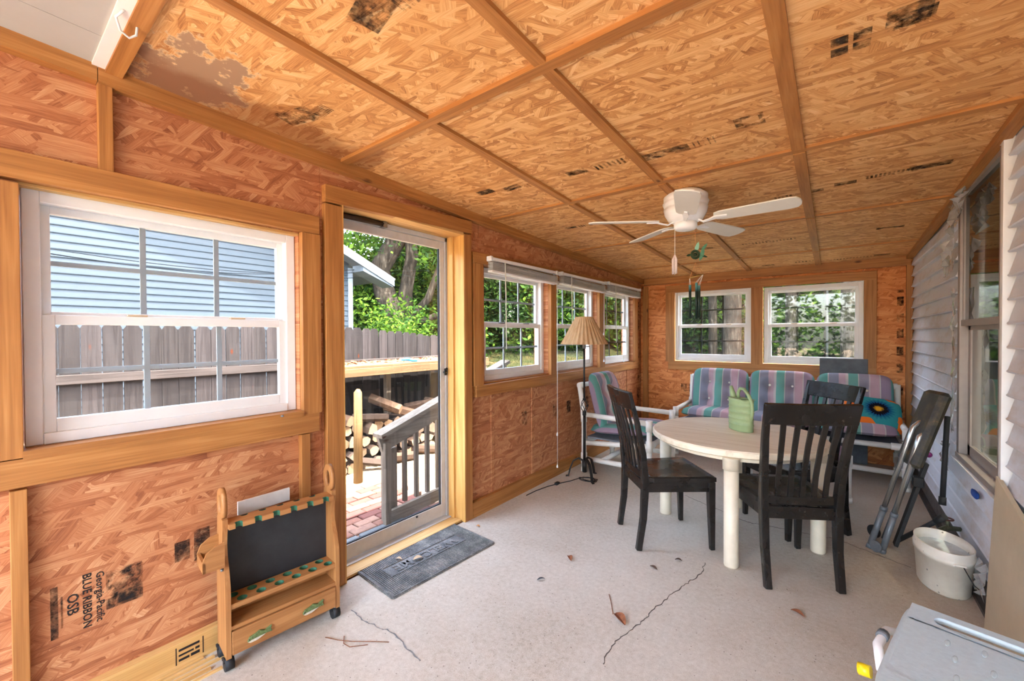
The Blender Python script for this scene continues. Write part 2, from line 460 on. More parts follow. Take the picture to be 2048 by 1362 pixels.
# ================================================================== the room
zc = lambda y: 2.327 - .0395*y              # ceiling height: the roof falls towards the back
floor = struct(B(-.02, XR, -2.95, YB+.02, -.16, 0).build('floor', M_conc), 'pale stained concrete slab floor with long cracks', 'floor')
def crack(name, pts, w, mat):
    mb = MB(); rnd = random.Random(5); L = []
    for (a, b) in zip(pts, pts[1:]):
        n = max(2, int((Vector(b)-Vector(a)).length/.018))
        for i in range(n):
            q = Vector(a).lerp(Vector(b), i/n); L.append((q.x+rnd.uniform(-.006,.006), q.y+rnd.uniform(-.006,.006), .0012))
    mb.sweep(L, [w*rnd.uniform(.4,1.3) for _ in L], .0012, (1,.3,0)); return mb.build(name, mat, floor)
M_crack = plain('crack', (84,76,68), .9, 0, .2, 90)
crack('crack', [(1.488,2.60,0),(1.50,2.47,0),(1.44,2.24,0),(1.40,2.05,0),(1.376,1.86,0),(1.33,1.68,0),(1.345,1.52,0)], .0035, M_crack)
crack('crack', [(.22,1.10,0),(.36,1.10,0),(.50,1.13,0),(.63,1.115,0),(.76,1.10,0)], .005, plain('crack_filled', (126,124,122), .9, 0, .2, 90))
crack('crack', [(1.10,3.6,0),(1.6,3.35,0),(2.1,3.42,0),(2.45,3.25,0)], .003, M_crack)

# ---- ceiling: OSB panels, battens over the joints, a white soffit in front
ceiling = struct(empty('ceiling'), 'sloping ceiling of bare strand board panels and pine battens', 'ceiling')
def slab(name, x0, x1, y0, y1, d0, d1, mat, parent):
    """board lying along the sloping ceiling, d0..d1 below it"""
    mb = MB(); p = []
    for d in (d1, d0):
        for x, y in ((x0,y0),(x1,y0),(x1,y1),(x0,y1)): p.append((x, y, zc(y)-d))
    n = mb.add(p)
    for q in ((3,2,1,0),(4,5,6,7),(0,1,5,4),(1,2,6,5),(2,3,7,6),(3,0,4,7)): mb.quad([n+i for i in q])
    return mb.build(name, mat, parent)
ys = [.30, 1.21, 2.43, 3.65, 4.865, YB]
xs = [-.18, .69, 1.287, 1.945, XR]
for j in range(5):
    for (a, b) in ((-.18, 1.287), (1.287, XR+.1)):
        slab('osb_panel', a, b-.003, ys[j], ys[j+1]-.003, -.012, 0, M_osb_ceil, ceiling)
for y, w in zip(ys[1:-1], (.045,.040,.034,.034)):
    slab('batten', .02, XR-.05, y-w/2, y+w/2, 0, .018 if y < 2 else .012, M_wx, ceiling)
for x, w in ((.69,.046), (1.287,.046), (1.945,.052)):
    for j in range(5):
        w0 = .023
        slab('batten', x-w/2, x+w/2, max(ys[j],.34)+w0, ys[j+1]-(w0 if j < 4 else 0), 0, .016, M_wy, ceiling)
slab('edge_board', XR-.055, XR-.004, .34, YB, 0, .03, M_wy, ceiling)
slab('edge_board', -.02, XR, .292, .338, 0, .022, M_wx, ceiling)
M_soffit = plain('white_soffit', (176,174,168), .5, 0, .04, 6)
for x0, x1 in ((-.2,.21),(.212,.62),(.622,1.03),(1.032,1.44),(1.442,1.85),(1.852,2.27),(2.272,XR)):
    slab('soffit_panel', x0, x1, -2.8, .262, -.01, .004, M_soffit, ceiling)
slab('soffit_trim', -.2, XR, .258, .292, 0, .012, M_vinyl, ceiling)
slab('roof_deck', -.55, XR+.2, -2.82, YB+.2, -.06, -.03, plain('roof_underside', (120,104,90), .9), ceiling)

def stamp_mat():
    t = NT('faded_ink'); v = t.pos()
    n = t.noise(v, 34, 4, .7); n2 = t.noise(v, 9, 2, .5)
    f = t.ramp(t.math('ADD', t.math('MULTIPLY', n, .7), t.math('MULTIPLY', n2, .4)), [(.45,(0,0,0,1)),(.66,(.85,.85,.85,1))])
    tr = t.node('BsdfTransparent'); mx = t.node('MixShader'); t.link(f, mx.inputs[0]); t.link(tr.outputs[0], mx.inputs[1]); t.link(t.p.outputs[0], mx.inputs[2])
    t.base((30,22,18)); t.rough(.9); t.link(mx.outputs[0], t.out.inputs[0]); return t.m
M_stamp = stamp_mat()
def cstamp(rects, x, y, ang=0):
    """printed mill stamp on the ceiling boards: small rectangles (u0,u1,v0,v1) about (x, y)"""
    mb = MB(); ca, sa = cos(ang), sin(ang)
    for (u0,u1,v0,v1) in rects:
        p = []
        for u, w in ((u0,v0),(u0,v1),(u1,v1),(u1,v0)):
            X, Y = x+u*ca-w*sa, y+u*sa+w*ca; p.append((X, Y, zc(Y)-.0012))
        n = mb.add(p); mb.quad([n,n+1,n+2,n+3])
    return mb.build('mill_stamp', M_stamp, ceiling)
def bars(n, w, h, gap): return [(i*gap, i*gap+w, -h/2, h/2) for i in range(n)]
cstamp([(-.05,-.006,.006,.05),(.006,.05,.006,.05),(-.05,-.006,-.05,-.006),(.006,.05,-.05,-.006)], 2.12, 1.70)
cstamp([(-.05,.05,-.05,.05)], 2.25, 1.66); cstamp([(-.02,.07,-.02,.05)], 2.24, 1.665)
cstamp([(-.06,-.03,-.05,.05),(-.03,.03,.03,.05),(-.03,.03,-.05,-.03),(.03,.05,-.05,.05)], 1.80, 2.02)
cstamp([(-.11,.11,-.035,.035)], 1.42, 2.10); cstamp(bars(5,.006,.07,.022), 1.55, 2.10)
cstamp([(-.06,.06,-.03,.03)], .95, 2.05); cstamp(bars(7,.012,.06,.025), 1.06, 2.06)
cstamp([(-.06,.06,-.03,.03)], .52, 2.02); cstamp([(-.06,.06,-.03,.03)], .34, 1.98); cstamp(bars(5,.01,.05,.022), .60, 2.05)
cstamp([(-.09,.09,-.05,.05)], .25, .86, .3); cstamp(bars(8,.006,.06,.012), .33, .90)
cstamp([(-.08,.08,-.03,.03)], 2.47, 3.02); cstamp(bars(11,.01,.05,.018), 2.22, 3.03); cstamp([(-.05,.05,-.025,.025)], 2.13, 3.06); cstamp([(-.05,.05,-.025,.025)], 1.98, 3.10)
cstamp(bars(5,.012,.05,.02), 1.78, 3.12); cstamp([(-.05,.05,-.025,.025)], .40, 2.95); cstamp(bars(8,.01,.05,.02), .47, 2.96)
cstamp([(-.08,.08,-.03,.03)], 2.42, 4.30); cstamp([(-.06,.06,-.03,.03)], 1.12, 4.25); cstamp(bars(16,.012,.06,.026), 1.42, 4.28)
cstamp(bars(14,.014,.06,.026), 2.05, 5.45); cstamp([(-.06,.06,-.03,.03)], 2.45, 5.42); cstamp(bars(6,.014,.06,.03), 1.75, 5.40); cstamp([(-.06,.06,-.03,.03)], 1.5, 5.42)
cstamp([(-.09,.09,-.05,.05)], 1.02, .72, -.2); cstamp(bars(9,.01,.09,.02), 1.08, .74)
cstamp([(u,u+.012,-.06,.06) for u in (-.08,-.05,-.02,.01,.04,.07)] + [(-.08,.08,v,v+.005) for v in (-.05,-.02,.01,.04)], 2.34, 1.36)

# ---- left wall
wall_left = struct(empty('wall_left'), 'left wall of strand board framed with pine boards', 'wall')
OP = [(.083,.990,.955,1.856), (1.19,2.128,-.02,2.075), (2.375,3.277,.972,1.89), (3.39,4.290,.974,1.895), (4.445,5.348,.978,1.90)]   # openings (y0,y1,z0,z1)
def wall_cells(lo, hi, z0, z1, ops):
    """rectangles left over once the openings are cut out"""
    cuts = sorted({lo, hi, *[v for o in ops for v in o[:2] if lo < v < hi]})
    out = []
    for a, b in zip(cuts, cuts[1:]):
        zz = z0
        for o in sorted([o for o in ops if o[0] <= a+1e-6 and o[1] >= b-1e-6], key=lambda o: o[2]):
            if o[2] > zz: out.append((a, b, zz, o[2]))
            zz = max(zz, o[3])
        if zz < z1: out.append((a, b, zz, z1))
    return out
def panelise(cells, seams):
    out = []
    for a, b, z0, z1 in cells:
        ss = [a]+[s for s in seams if a+.02 < s < b-.02 and not (z1 < 1.0 and s < 1)]+[b]
        out += [(p+(.001 if p in seams else 0), q-(.001 if q in seams else 0), z0, z1) for p, q in zip(ss, ss[1:])]
    return out
for a, b, z0, z1 in panelise(wall_cells(-2.8, YB, -.05, 2.5, OP), (.29, 1.10, 2.32, 3.54, 4.76)):
    B(-.075, -.036, a, b, z0, min(z1, zc((a+b)/2)+.03)).build('osb_panel', M_osb_left, wall_left)
M_outer = plain('outer_sheathing', (178,176,172), .7)
for a, b, z0, z1 in wall_cells(-2.8, YB+.12, -.3, 2.45, OP):
    B(-.19, -.075, a, b, z0, z1).build('outer_sheathing', M_outer, wall_left)
def lb(y0, y1, z0, z1, mat, t=.036, dz=0, name='board'):
    """board on the left wall, dz = rise along y"""
    mb = MB(); p = [(x, y, z + (dz if y == y1 else 0)) for x in (-.036, -.036+t) for y, z in ((y0,z0),(y1,z0),(y1,z1),(y0,z1))]
    n = mb.add(p)
    for q in ((3,2,1,0),(4,5,6,7),(0,1,5,4),(1,2,6,5),(2,3,7,6),(3,0,4,7)): mb.quad([n+i for i in q])
    return mb.build(name, mat, wall_left, bevel=.002)
lb(-2.8, 1.08, 1.832, 1.922, M_wy, dz=.030)                      # window header
lb(-.055, .087, .945, 1.842, M_wz); lb(.99, 1.084, .95, 1.86, M_wz)
lb(-2.8, 1.07, .845, .943, M_wy, dz=.012)
B(-.075, .006, .085, .989, .945, .9715).build('window_ledge', M_wy, wall_left)
lb(.274, .314, 1.935, 2.262, M_wz, .03); lb(.055, .093, .115, .845, M_wz, .03); lb(.978, 1.022, .06, .852, M_wz, .034)
lb(1.110, 1.204, -.0, 2.033, M_wz, .036); lb(2.135, 2.207, 0, 2.07, M_wz, .036)
lb(1.110, 2.208, 2.040, 2.130, M_wy, .04, .040)
lb(2.228, 5.47, 1.876, 1.957, M_wy, .034, .04)
lb(2.231, 2.334, .968, 1.876, M_wz, .036); lb(3.277, 3.374, .968, 1.89, M_wz, .036); lb(4.290, 4.432, .968, 1.90, M_wz, .036); lb(5.348, 5.47, .968, 1.91, M_wz, .03)
lb(2.25, 5.47, .884, .968, M_wy, .038, .012)
lb(3.0, 3.036, .11, .884, M_osb_left, .006); lb(2.45,2.485,.11,.884, M_osb_left, .006); lb(5.14, 5.18, .11, .89, M_osb_left, .006)
for y0, y1 in ((-2.8,.272),(.274,3.4),(3.402,YB)):
    mb = MB(); p = []
    for x in (-.036, .01):
        for y, d in ((y0,.062),(y1,.062),(y1,.0),(y0,.0)): p.append((x, y, zc(y)-d))
    n = mb.add(p)
    for q in ((3,2,1,0),(4,5,6,7),(0,1,5,4),(1,2,6,5),(2,3,7,6),(3,0,4,7)): mb.quad([n+i for i in q])
    mb.build('top_board', M_wy, wall_left)
bb = struct(B(-.036, .0, -2.8, 1.109, 0, .105).build('baseboard_left', M_wy_light), 'pale pine baseboard with an ink stamp, behind the rod rack', 'baseboard')
struct(B(-.036, .0, 2.208, YB-.04, 0, .112).build('baseboard_back', M_wy), 'honey pine baseboard below the three left windows', 'baseboard')
# linings of the openings
def lining(y0, y1, z0, z1, mz, my, depth=.155, sill=True):
    for a, b in ((y0-.010, y0+.003), (y1-.003, y1+.010)): B(-.036-depth, -.034, a, b, z0, z1).build('jamb_lining', mz, wall_left)
    B(-.036-depth, -.034, y0, y1, z1-.012, z1).build('head_lining', my, wall_left)
    if sill: B(-.036-depth, -.030, y0, y1, z0, z0+.012).build('sill_lining', my, wall_left)
lining(.083, .990, .955, 1.856, M_osb_left, M_wy_light)
for a, b, c, d in OP[2:]: lining(a, b, c, d, M_osb_left, M_wy)

B(-.19,-.002, 2.1275, 2.1345, 0, 2.06).build('jamb_board', M_wz_light, wall_left); B(-.19,-.002, 1.204, 1.212, 0, 2.06).build('jamb_board', M_wz_light, wall_left); B(-.19,-.002, 1.212, 2.1275, 2.056, 2.075).build('head_board', M_wy_light, wall_left)
B(-.155,-.10, 2.112, 2.1275, 0, 2.056).build('door_stop', M_wz_light, wall_left)

# mill stamp and lettering on the strand board low on the left wall
RL = Matrix(((0,0,1),(0,-1,0),(1,0,0))).to_4x4()
def lmat(y, z): 
    # text lies on the wall facing +x and reads downwards
    m = Matrix(((0,0,1,-.0352),(0,1,0,y),(-1,0,0,z),(0,0,0,1))); return m
text_mesh('stamp_lettering', 'Georgia-Pacific', .030, M_ink, wall_left, lmat(.262, .395), bold=.0004)
text_mesh('stamp_lettering', 'BLUE RIBBON', .032, M_ink, wall_left, lmat(.228, .395), bold=.0006)
text_mesh('stamp_lettering', 'OSB', .040, M_ink, wall_left, lmat(.192, .40), bold=.0006)
def lstamp(rects, mat=None):
    mb = MB()
    for (y0,y1,z0,z1) in rects:
        n = mb.add([(-.0348,y0,z0),(-.0348,y1,z0),(-.0348,y1,z1),(-.0348,y0,z1)]); mb.quad([n,n+1,n+2,n+3])
    return mb.build('mill_stamp', mat or M_stamp, wall_left)
mb = MB()
def tri(*p): n = mb.add([(-.0347, y, z) for y, z in p]); mb.quad(list(range(n, n+len(p))))
tri((.283,.450),(.306,.400),(.283,.395)); tri((.310,.47),(.375,.47),(.375,.425),(.335,.425)); tri((.312,.395),(.375,.420),(.375,.395)); tri((.283,.385),(.310,.388),(.300,.345),(.283,.345)); tri((.316,.386),(.375,.386),(.375,.345),(.306,.345))
mb.build('stamp_emblem', M_stamp, wall_left); lstamp([(.278,.38,.335,.475)]); lstamp([(.14,.158,.30,.48),(.164,.169,.33,.44)])
lstamp([(.48,.53,.42,.50),(.545,.60,.40,.53)])
for y in (2.86, 3.36, 3.62, 4.02): lstamp([(y,y+.07,.56,.68)])
for z in (.72,.86,1.02,1.15,1.40,1.48,1.60,1.72): lstamp([(5.52,5.58,z,z+.07)])
for o in list(wall_left.children): pass
lstamp([(5.50,5.60,.30,.62)])
mb = MB()
for (y0,y1,z0,z1) in ((.47,.474,.02,.09),(.56,.564,.02,.09),(.48,.515,.03,.04),(.48,.53,.05,.058),(.52,.55,.03,.042),(.48,.55,.07,.08),(.535,.55,.05,.06)):
    n = mb.add([(.0006,y0,z0),(.0006,y1,z0),(.0006,y1,z1),(.0006,y0,z1)]); mb.quad([n,n+1,n+2,n+3])
mb.build('grade_stamp', M_ink, bb)

# ---- back wall
wall_back = struct(empty('wall_back'), 'back wall of orange strand board around two windows', 'wall')
OB = [(.40,1.33,.99,1.91), (1.41,2.35,.99,1.91)]
for a, b, z0, z1 in panelise(wall_cells(-.06, XR+.05, -.05, zc(YB)+.02, OB), (1.10, 2.32)):
    B(a, b, YB, YB+.024, z0, z1).build('osb_panel', M_osb_back, wall_back)
for a, b, z0, z1 in wall_cells(-.19, XR+.2, -.3, zc(YB)+.1, OB):
    B(a, b, YB+.03, YB+.13, z0, z1).build('outer_sheathing', M_outer, wall_back)
def bbd(x0, x1, z0, z1, mat, t=.036): return B(x0, x1, YB-t, YB, z0, z1).build('board', mat, wall_back, bevel=.002)
bbd(.312, 2.426, 1.893, 1.985, M_wx); bbd(.345, 2.426, .885, .985, M_wx)
bbd(.312, .422, .985, 1.893, M_wz); bbd(1.306, 1.424, .985, 1.893, M_wz); bbd(2.326, 2.426, .985, 1.893, M_wz)
bbd(.02, XR-.02, 2.015, zc(YB)+.02, M_wx); bbd(2.645, 2.69, 0, 2.015, M_wz, .05); bbd(0.0, .07, 0, 2.0, M_wz, .04)
bbd(.41, .447, .11, .885, M_osb_back, .005); bbd(.07, .30, 1.9, 2.015, M_osb_back, .012); bbd(2.43, 2.645, 1.78, 2.0, M_osb_back, .012)
for z in (.35,.55,.72,.95,1.12,1.3,1.45,1.62,1.75):
    mb = MB(); n = mb.add([(2.58,YB-.0008,z),(2.63,YB-.0008,z),(2.63,YB-.0008,z+.09),(2.58,YB-.0008,z+.09)]); mb.quad([n,n+1,n+2,n+3]); mb.build('mill_stamp', M_stamp, wall_back)
for x in (.50,.60,.70):
    mb = MB(); n = mb.add([(x,YB-.0008,.60),(x+.07,YB-.0008,.60),(x+.07,YB-.0008,.70),(x,YB-.0008,.70)]); mb.quad([n,n+1,n+2,n+3]); mb.build('mill_stamp', M_stamp, wall_back)
for a, b in ((.40,1.33),(1.41,2.35)):
    for c, d in ((a-.01,a+.002),(b-.002,b+.01)): B(c, d, YB-.03, YB+.12, .99, 1.91).build('jamb_lining', M_wz, wall_back)
    B(a, b, YB-.03, YB+.12, .985, .995).build('sill_lining', M_wx, wall_back); B(a, b, YB-.03, YB+.12, 1.905, 1.915).build('head_lining', M_wx, wall_back)

# ---- right wall: lap siding of the house
wall_right = struct(empty('wall_right'), 'right house wall of grey lap siding with stains', 'wall')
WY0, WY1, WZ0, WZ1 = 2.79, 3.70, .575, 2.185
for a, b, z0, z1 in wall_cells(-2.8, YB+.1, -.05, 2.75, [(WY0,WY1,WZ0,WZ1)]): B(XR+.02, XR+.12, a, b, z0, z1).build('sheathing', M_outer, wall_right)
def plank(y0, y1, z0, z1):
    mb = MB(); pr = [(XR+.02, z0), (XR-.016, z0), (XR-.020, z0+.006), (XR-.014, z0+.014), (XR+.008, z1), (XR+.02, z1)]
    n = mb.add([(x, y0, z) for x, z in pr] + [(x, y1, z) for x, z in pr]); k = len(pr)
    for i in range(k): j = (i+1)%k; mb.quad([n+i, n+j, n+k+j, n+k+i])
    mb.quad([n+i for i in range(k-1,-1,-1)]); mb.quad([n+k+i for i in range(k)])
    mb.build('siding_plank', M_siding, wall_right)
z = 1.483 - .1045*13
while z < 2.30:
    z1 = z+.1045
    segs = [(-2.8, WY0-.035), (WY1+.03, YB-.005)] if z1 > WZ0-.03 and z < WZ1+.02 else [(-2.8, YB-.005)]
    for a, b in segs:
        top = min(z1, zc(b)-.006)
        if top > z+.02: plank(a, b, z, z1)
    z = z1
B(XR-.02, XR+.02, -2.8, YB, 0, .125).build('sill_strip', plain('sill_strip', (96,88,82), .8, 0, .3, 20, .3), wall_right)
struct(B(XR-.05, XR+.02, .34, YB, 0, 0.02).build('trim_1', plain('wall_foot', (70,62,56), .9, 0, .3, 30, .3)), 'dark grimy strip along the foot of the siding', 'trim')



# ================================================================== windows and door
M_latch = plain('tan_latch', (196,170,136), .6, 0, .1, 40)
def window(n, label, loc, rz, W, H, grille, glassm, mat, dark_latch=False):
    r = struct(empty('window_%d' % n, loc, rz), label, 'window')
    F = .042
    for nm, a in (('frame_jamb', (0,F,0,.075,0,H)), ('frame_jamb', (W-F,W,0,.075,0,H)), ('frame_head', (F,W-F,0,.075,H-F,H)), ('frame_sill', (F,W-F,-.004,.075,0,F*.9))):
        B(*a).build(nm, mat, r, bevel=.003)
    zm = H*.508
    def sash(nm, x0, x1, z0, z1, y0, rl, rb, rtp):
        s = empty(nm, (0,0,0), 0, r)
        t = .026
        B(x0, x0+rl, y0, y0+t, z0, z1).build('stile', mat, s, bevel=.002); B(x1-rl, x1, y0, y0+t, z0, z1).build('stile', mat, s, bevel=.002)
        B(x0+rl, x1-rl, y0, y0+t, z0, z0+rb).build('rail', mat, s, bevel=.002); B(x0+rl, x1-rl, y0, y0+t, z1-rtp, z1).build('rail', mat, s, bevel=.002)
        gx0, gx1, gz0, gz1 = x0+rl, x1-rl, z0+rb, z1-rtp
        B(gx0, gx1, y0+.010, y0+.013, gz0, gz1).build('pane', glassm, s)
        for k in (1,2):
            xx = gx0+(gx1-gx0)*k/3; B(xx-.0095, xx+.0095, y0+.014, y0+.020, gz0, gz1).build('grille_bar', grille, s)
        zz = (gz0+gz1)/2; B(gx0, gx1, y0+.015, y0+.0205, zz-.0085, zz+.0085).build('grille_bar', grille, s)
        return s
    sash('upper_sash', F-.004, W-F+.004, zm-.012, H-F+.004, .042, .030, .028, .030)
    sash('lower_sash', F-.010, W-F+.010, F*.8, zm+.004, .010, .042, .050, .034)
    for u in (.33, .72):
        B(W*u-.03, W*u+.03, .012, .036, zm+.004, zm+.011).build('latch', M_iron if dark_latch else M_latch, r, bevel=.002)
    return r
window(1, 'large white vinyl window facing grey siding and a fence, left of the door', (-.07,.093,.972), pi/2, .892, .876, M_grille_w, M_glass, M_vinyl)
window(2, 'white vinyl window right beside the door, first of the three', (-.08,2.386,.985), pi/2, .886, .89, M_grille_w, M_glass, M_vinyl, True)
window(3, 'white vinyl window partly behind the floor lamp shade', (-.08,3.400,.988), pi/2, .886, .89, M_grille_w, M_glass, M_vinyl)
window(4, 'white vinyl window nearest the far left corner, above the armchair', (-.08,4.456,.994), pi/2, .886, .89, M_grille_d, M_glass, M_vinyl)
window(5, 'white back wall window behind the wind chime', (.425,YB-.002,1.008), 0, .879, .888, M_grille_d, M_glass_hazy, M_vinyl)
window(6, 'white back wall window above the grey leaning board', (1.434,YB-.002,1.004), 0, .892, .882, M_grille_d, M_glass_hazy, M_vinyl)

# house window in the siding (tan aluminium, double hung)
r = struct(empty('window_7', (XR, 0, 0)), 'tan metal house window in the grey siding with torn plastic film', 'window')
Y0, Y1, Z0, Z1 = WY0+.025, WY1-.01, WZ0+.01, WZ1
for nm, a, m in (('frame_jamb', (-.022,.06,Y0-.01,Y0+.045,Z0,Z1), M_taupe), ('frame_jamb', (-.016,.06,Y1-.05,Y1,Z0,Z1), M_taupe), ('frame_head', (-.016,.06,Y0,Y1,Z1-.03,Z1), M_taupe),
                 ('frame_sill', (-.022,.06,Y0,Y1,Z0,Z0+.03), M_taupe), ('outer_trim', (-.03,.02,Y0-.045,Y0-.01,Z0-.05,Z1+.02), M_vinyl), ('outer_trim', (-.03,.03,Y0,Y1,Z1,Z1+.022), M_vinyl_old)):
    B(*a).build(nm, m, r, bevel=.002)
s = empty('upper_sash', (0,0,0), 0, r)
B(-.004,.02,Y0+.045,Y0+.07,1.40,Z1-.03).build('stile', M_taupe, s); B(-.004,.02,Y1-.075,Y1-.05,1.40,Z1-.03).build('stile', M_taupe, s); B(-.010,.02,Y0+.045,Y1-.05,1.385,1.42).build('rail', M_taupe, s)
B(.004,.008,Y0+.07,Y1-.075,1.42,Z1-.03).build('pane', M_glass_house, s)
s = empty('lower_sash', (0,0,0), 0, r)
B(.022,.045,Y0+.045,Y0+.08,Z0+.03,1.40).build('stile', M_taupe, s); B(.022,.045,Y1-.10,Y1-.05,Z0+.03,1.40).build('stile', M_taupe, s); B(.022,.045,Y0+.045,Y1-.05,Z0+.03,Z0+.09).build('rail', M_taupe, s); B(.022,.045,Y0+.045,Y1-.05,1.36,1.40).build('rail', M_taupe, s)
B(.030,.034,Y0+.08,Y1-.10,Z0+.09,1.36).build('pane', M_glass_house, s)
# dim room behind the glass, with hanging curtain folds
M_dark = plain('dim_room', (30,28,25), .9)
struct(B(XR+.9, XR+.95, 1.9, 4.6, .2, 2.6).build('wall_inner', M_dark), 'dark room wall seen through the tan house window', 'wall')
mb = MB(); P = []
for i in range(40): P.append((XR+.10+.012*sin(i*1.9), Y0+.03+(Y1-Y0-.06)*i/39))
n0 = mb.add([(x,y,1.25) for x,y in P]); n1 = mb.add([(x,y,2.2) for x,y in P])
for i in range(39): mb.quad([n0+i,n0+i+1,n1+i+1,n1+i], True)
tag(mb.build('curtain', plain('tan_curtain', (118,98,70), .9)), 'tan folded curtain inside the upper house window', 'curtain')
# crumpled plastic film left on the window
def film(name, pts, label, seed, amp=.012, nx=7, ny=5):
    mb = MB(); rnd = random.Random(seed); a, b, c, d = [Vector(p) for p in pts]
    for j in range(ny+1):
        for i in range(nx+1):
            u, v = i/nx, j/ny
            p = a.lerp(b,u).lerp(d.lerp(c,u),v); p.x -= abs(rnd.gauss(0,amp)); p.y += rnd.gauss(0,amp*.6); p.z += rnd.gauss(0,amp*.6); mb.v.append(tuple(p))
    for j in range(ny):
        for i in range(nx): k = j*(nx+1)+i; mb.quad([k,k+1,k+nx+2,k+nx+1], False)
    o = mb.build(name, M_film); o.modifiers.new('s','SOLIDIFY').thickness = .0006
    return tag(o, label, 'plastic film', 'torn film on the house window')
film('plastic_film', [(XR-.028,3.72,2.13),(XR-.03,3.42,2.17),(XR-.03,3.30,2.10),(XR-.03,3.68,1.92)], 'crumpled clear film hanging at the upper far corner of the house window', 1, .02, 9, 7)
film('plastic_film', [(XR-.028,3.86,1.86),(XR-.03,3.70,1.93),(XR-.03,3.68,1.74),(XR-.03,3.90,1.70)], 'torn shiny film flap on the siding beside the upper house window', 2, .018)
film('plastic_film', [(XR-.026,3.74,1.62),(XR-.028,3.66,1.62),(XR-.028,3.66,.75),(XR-.026,3.74,.72)], 'narrow clear film strip along the far jamb of the house window', 3, .009, 3, 16)
film('plastic_film', [(XR-.02,3.98,.62),(XR-.03,3.72,.66),(XR-.03,3.70,.50),(XR-.03,3.95,.40)], 'loose clear film below the far end of the house window sill', 4, .02)
film('plastic_film', [(XR-.02,3.10,.20),(XR-.03,2.90,.24),(XR-.05,2.86,.10),(XR-.04,3.08,.08)], 'small shiny film scrap low on the siding beside the bucket', 5, .015)
B(XR-.034, XR-.014, 2.83, 3.72, .574, .580).build('sill_strip', M_vinyl, wall_right)

# storm door
d = struct(empty('door_1', (-.178, 0, 0)), 'aluminium storm door with full glass, opening to the yard', 'door')
Y0, Y1, Z0, Z1 = 1.205, 2.127, .012, 2.055
for nm, a in (('frame_stile', (-.03,.012,Y0,Y0+.028,Z0,Z1)), ('frame_stile', (-.03,.012,Y1-.026,Y1,Z0,Z1)), ('frame_head', (-.03,.012,Y0,Y1,Z1-.03,Z1)), ('threshold', (-.05,.05,Y0,Y1,0,.018)),
              ('stile', (-.022,.004,Y0+.03,Y0+.085,Z0+.012,Z1-.034)), ('stile', (-.022,.004,Y1-.070,Y1-.028,Z0+.012,Z1-.034)), ('rail', (-.022,.004,Y0+.085,Y1-.070,Z1-.085,Z1-.034)), ('rail', (-.022,.004,Y0+.085,Y1-.07,Z0+.012,Z0+.10))):
    B(*a).build(nm, M_alu, d, bevel=.002)
B(-.012,-.008, Y0+.085, Y1-.07, Z0+.10, Z1-.085).build('pane', M_glass, d)
for a in ((-.016,-.002,Y0+.085,Y0+.09,Z0+.10,Z1-.085), (-.016,-.002,Y1-.077,Y1-.070,Z0+.10,Z1-.085), (-.016,-.002,Y0+.085,Y1-.07,Z0+.10,Z0+.106)): B(*a).build('gasket', M_black_rub, d)
c = MB().tube([(.03,1.27,2.035),(.03,1.56,2.040)], .016, 12).build('closer', plain('brown_closer', (70,56,46), .4, .6), d)
MB().tube([(.03,1.22,2.034),(.03,1.27,2.035)], .006).build('closer_rod', M_steel, c); B(-.01,.045,1.555,1.585,2.02,2.058).build('closer_bracket', M_steel, c)
h = MB().cbox((.022,Y1-.038,1.078),(.014,.022,.05)).build('handle', M_iron, d); MB().tube([(.03,Y1-.038,1.078),(.04,Y1-.07,1.078)], .008).build('lever', M_iron, h); MB().ball((.03,Y1-.035,1.10),.009).build('thumb_latch', M_iron, h)
MB().ball((.006,1.83,.10),.008).build('screw', M_black_rub, d)
struct(B(-.13,-.036,1.205,2.125,0,.012).build('trim_2', M_wy_light), 'thin wooden threshold strip inside the storm door', 'trim')
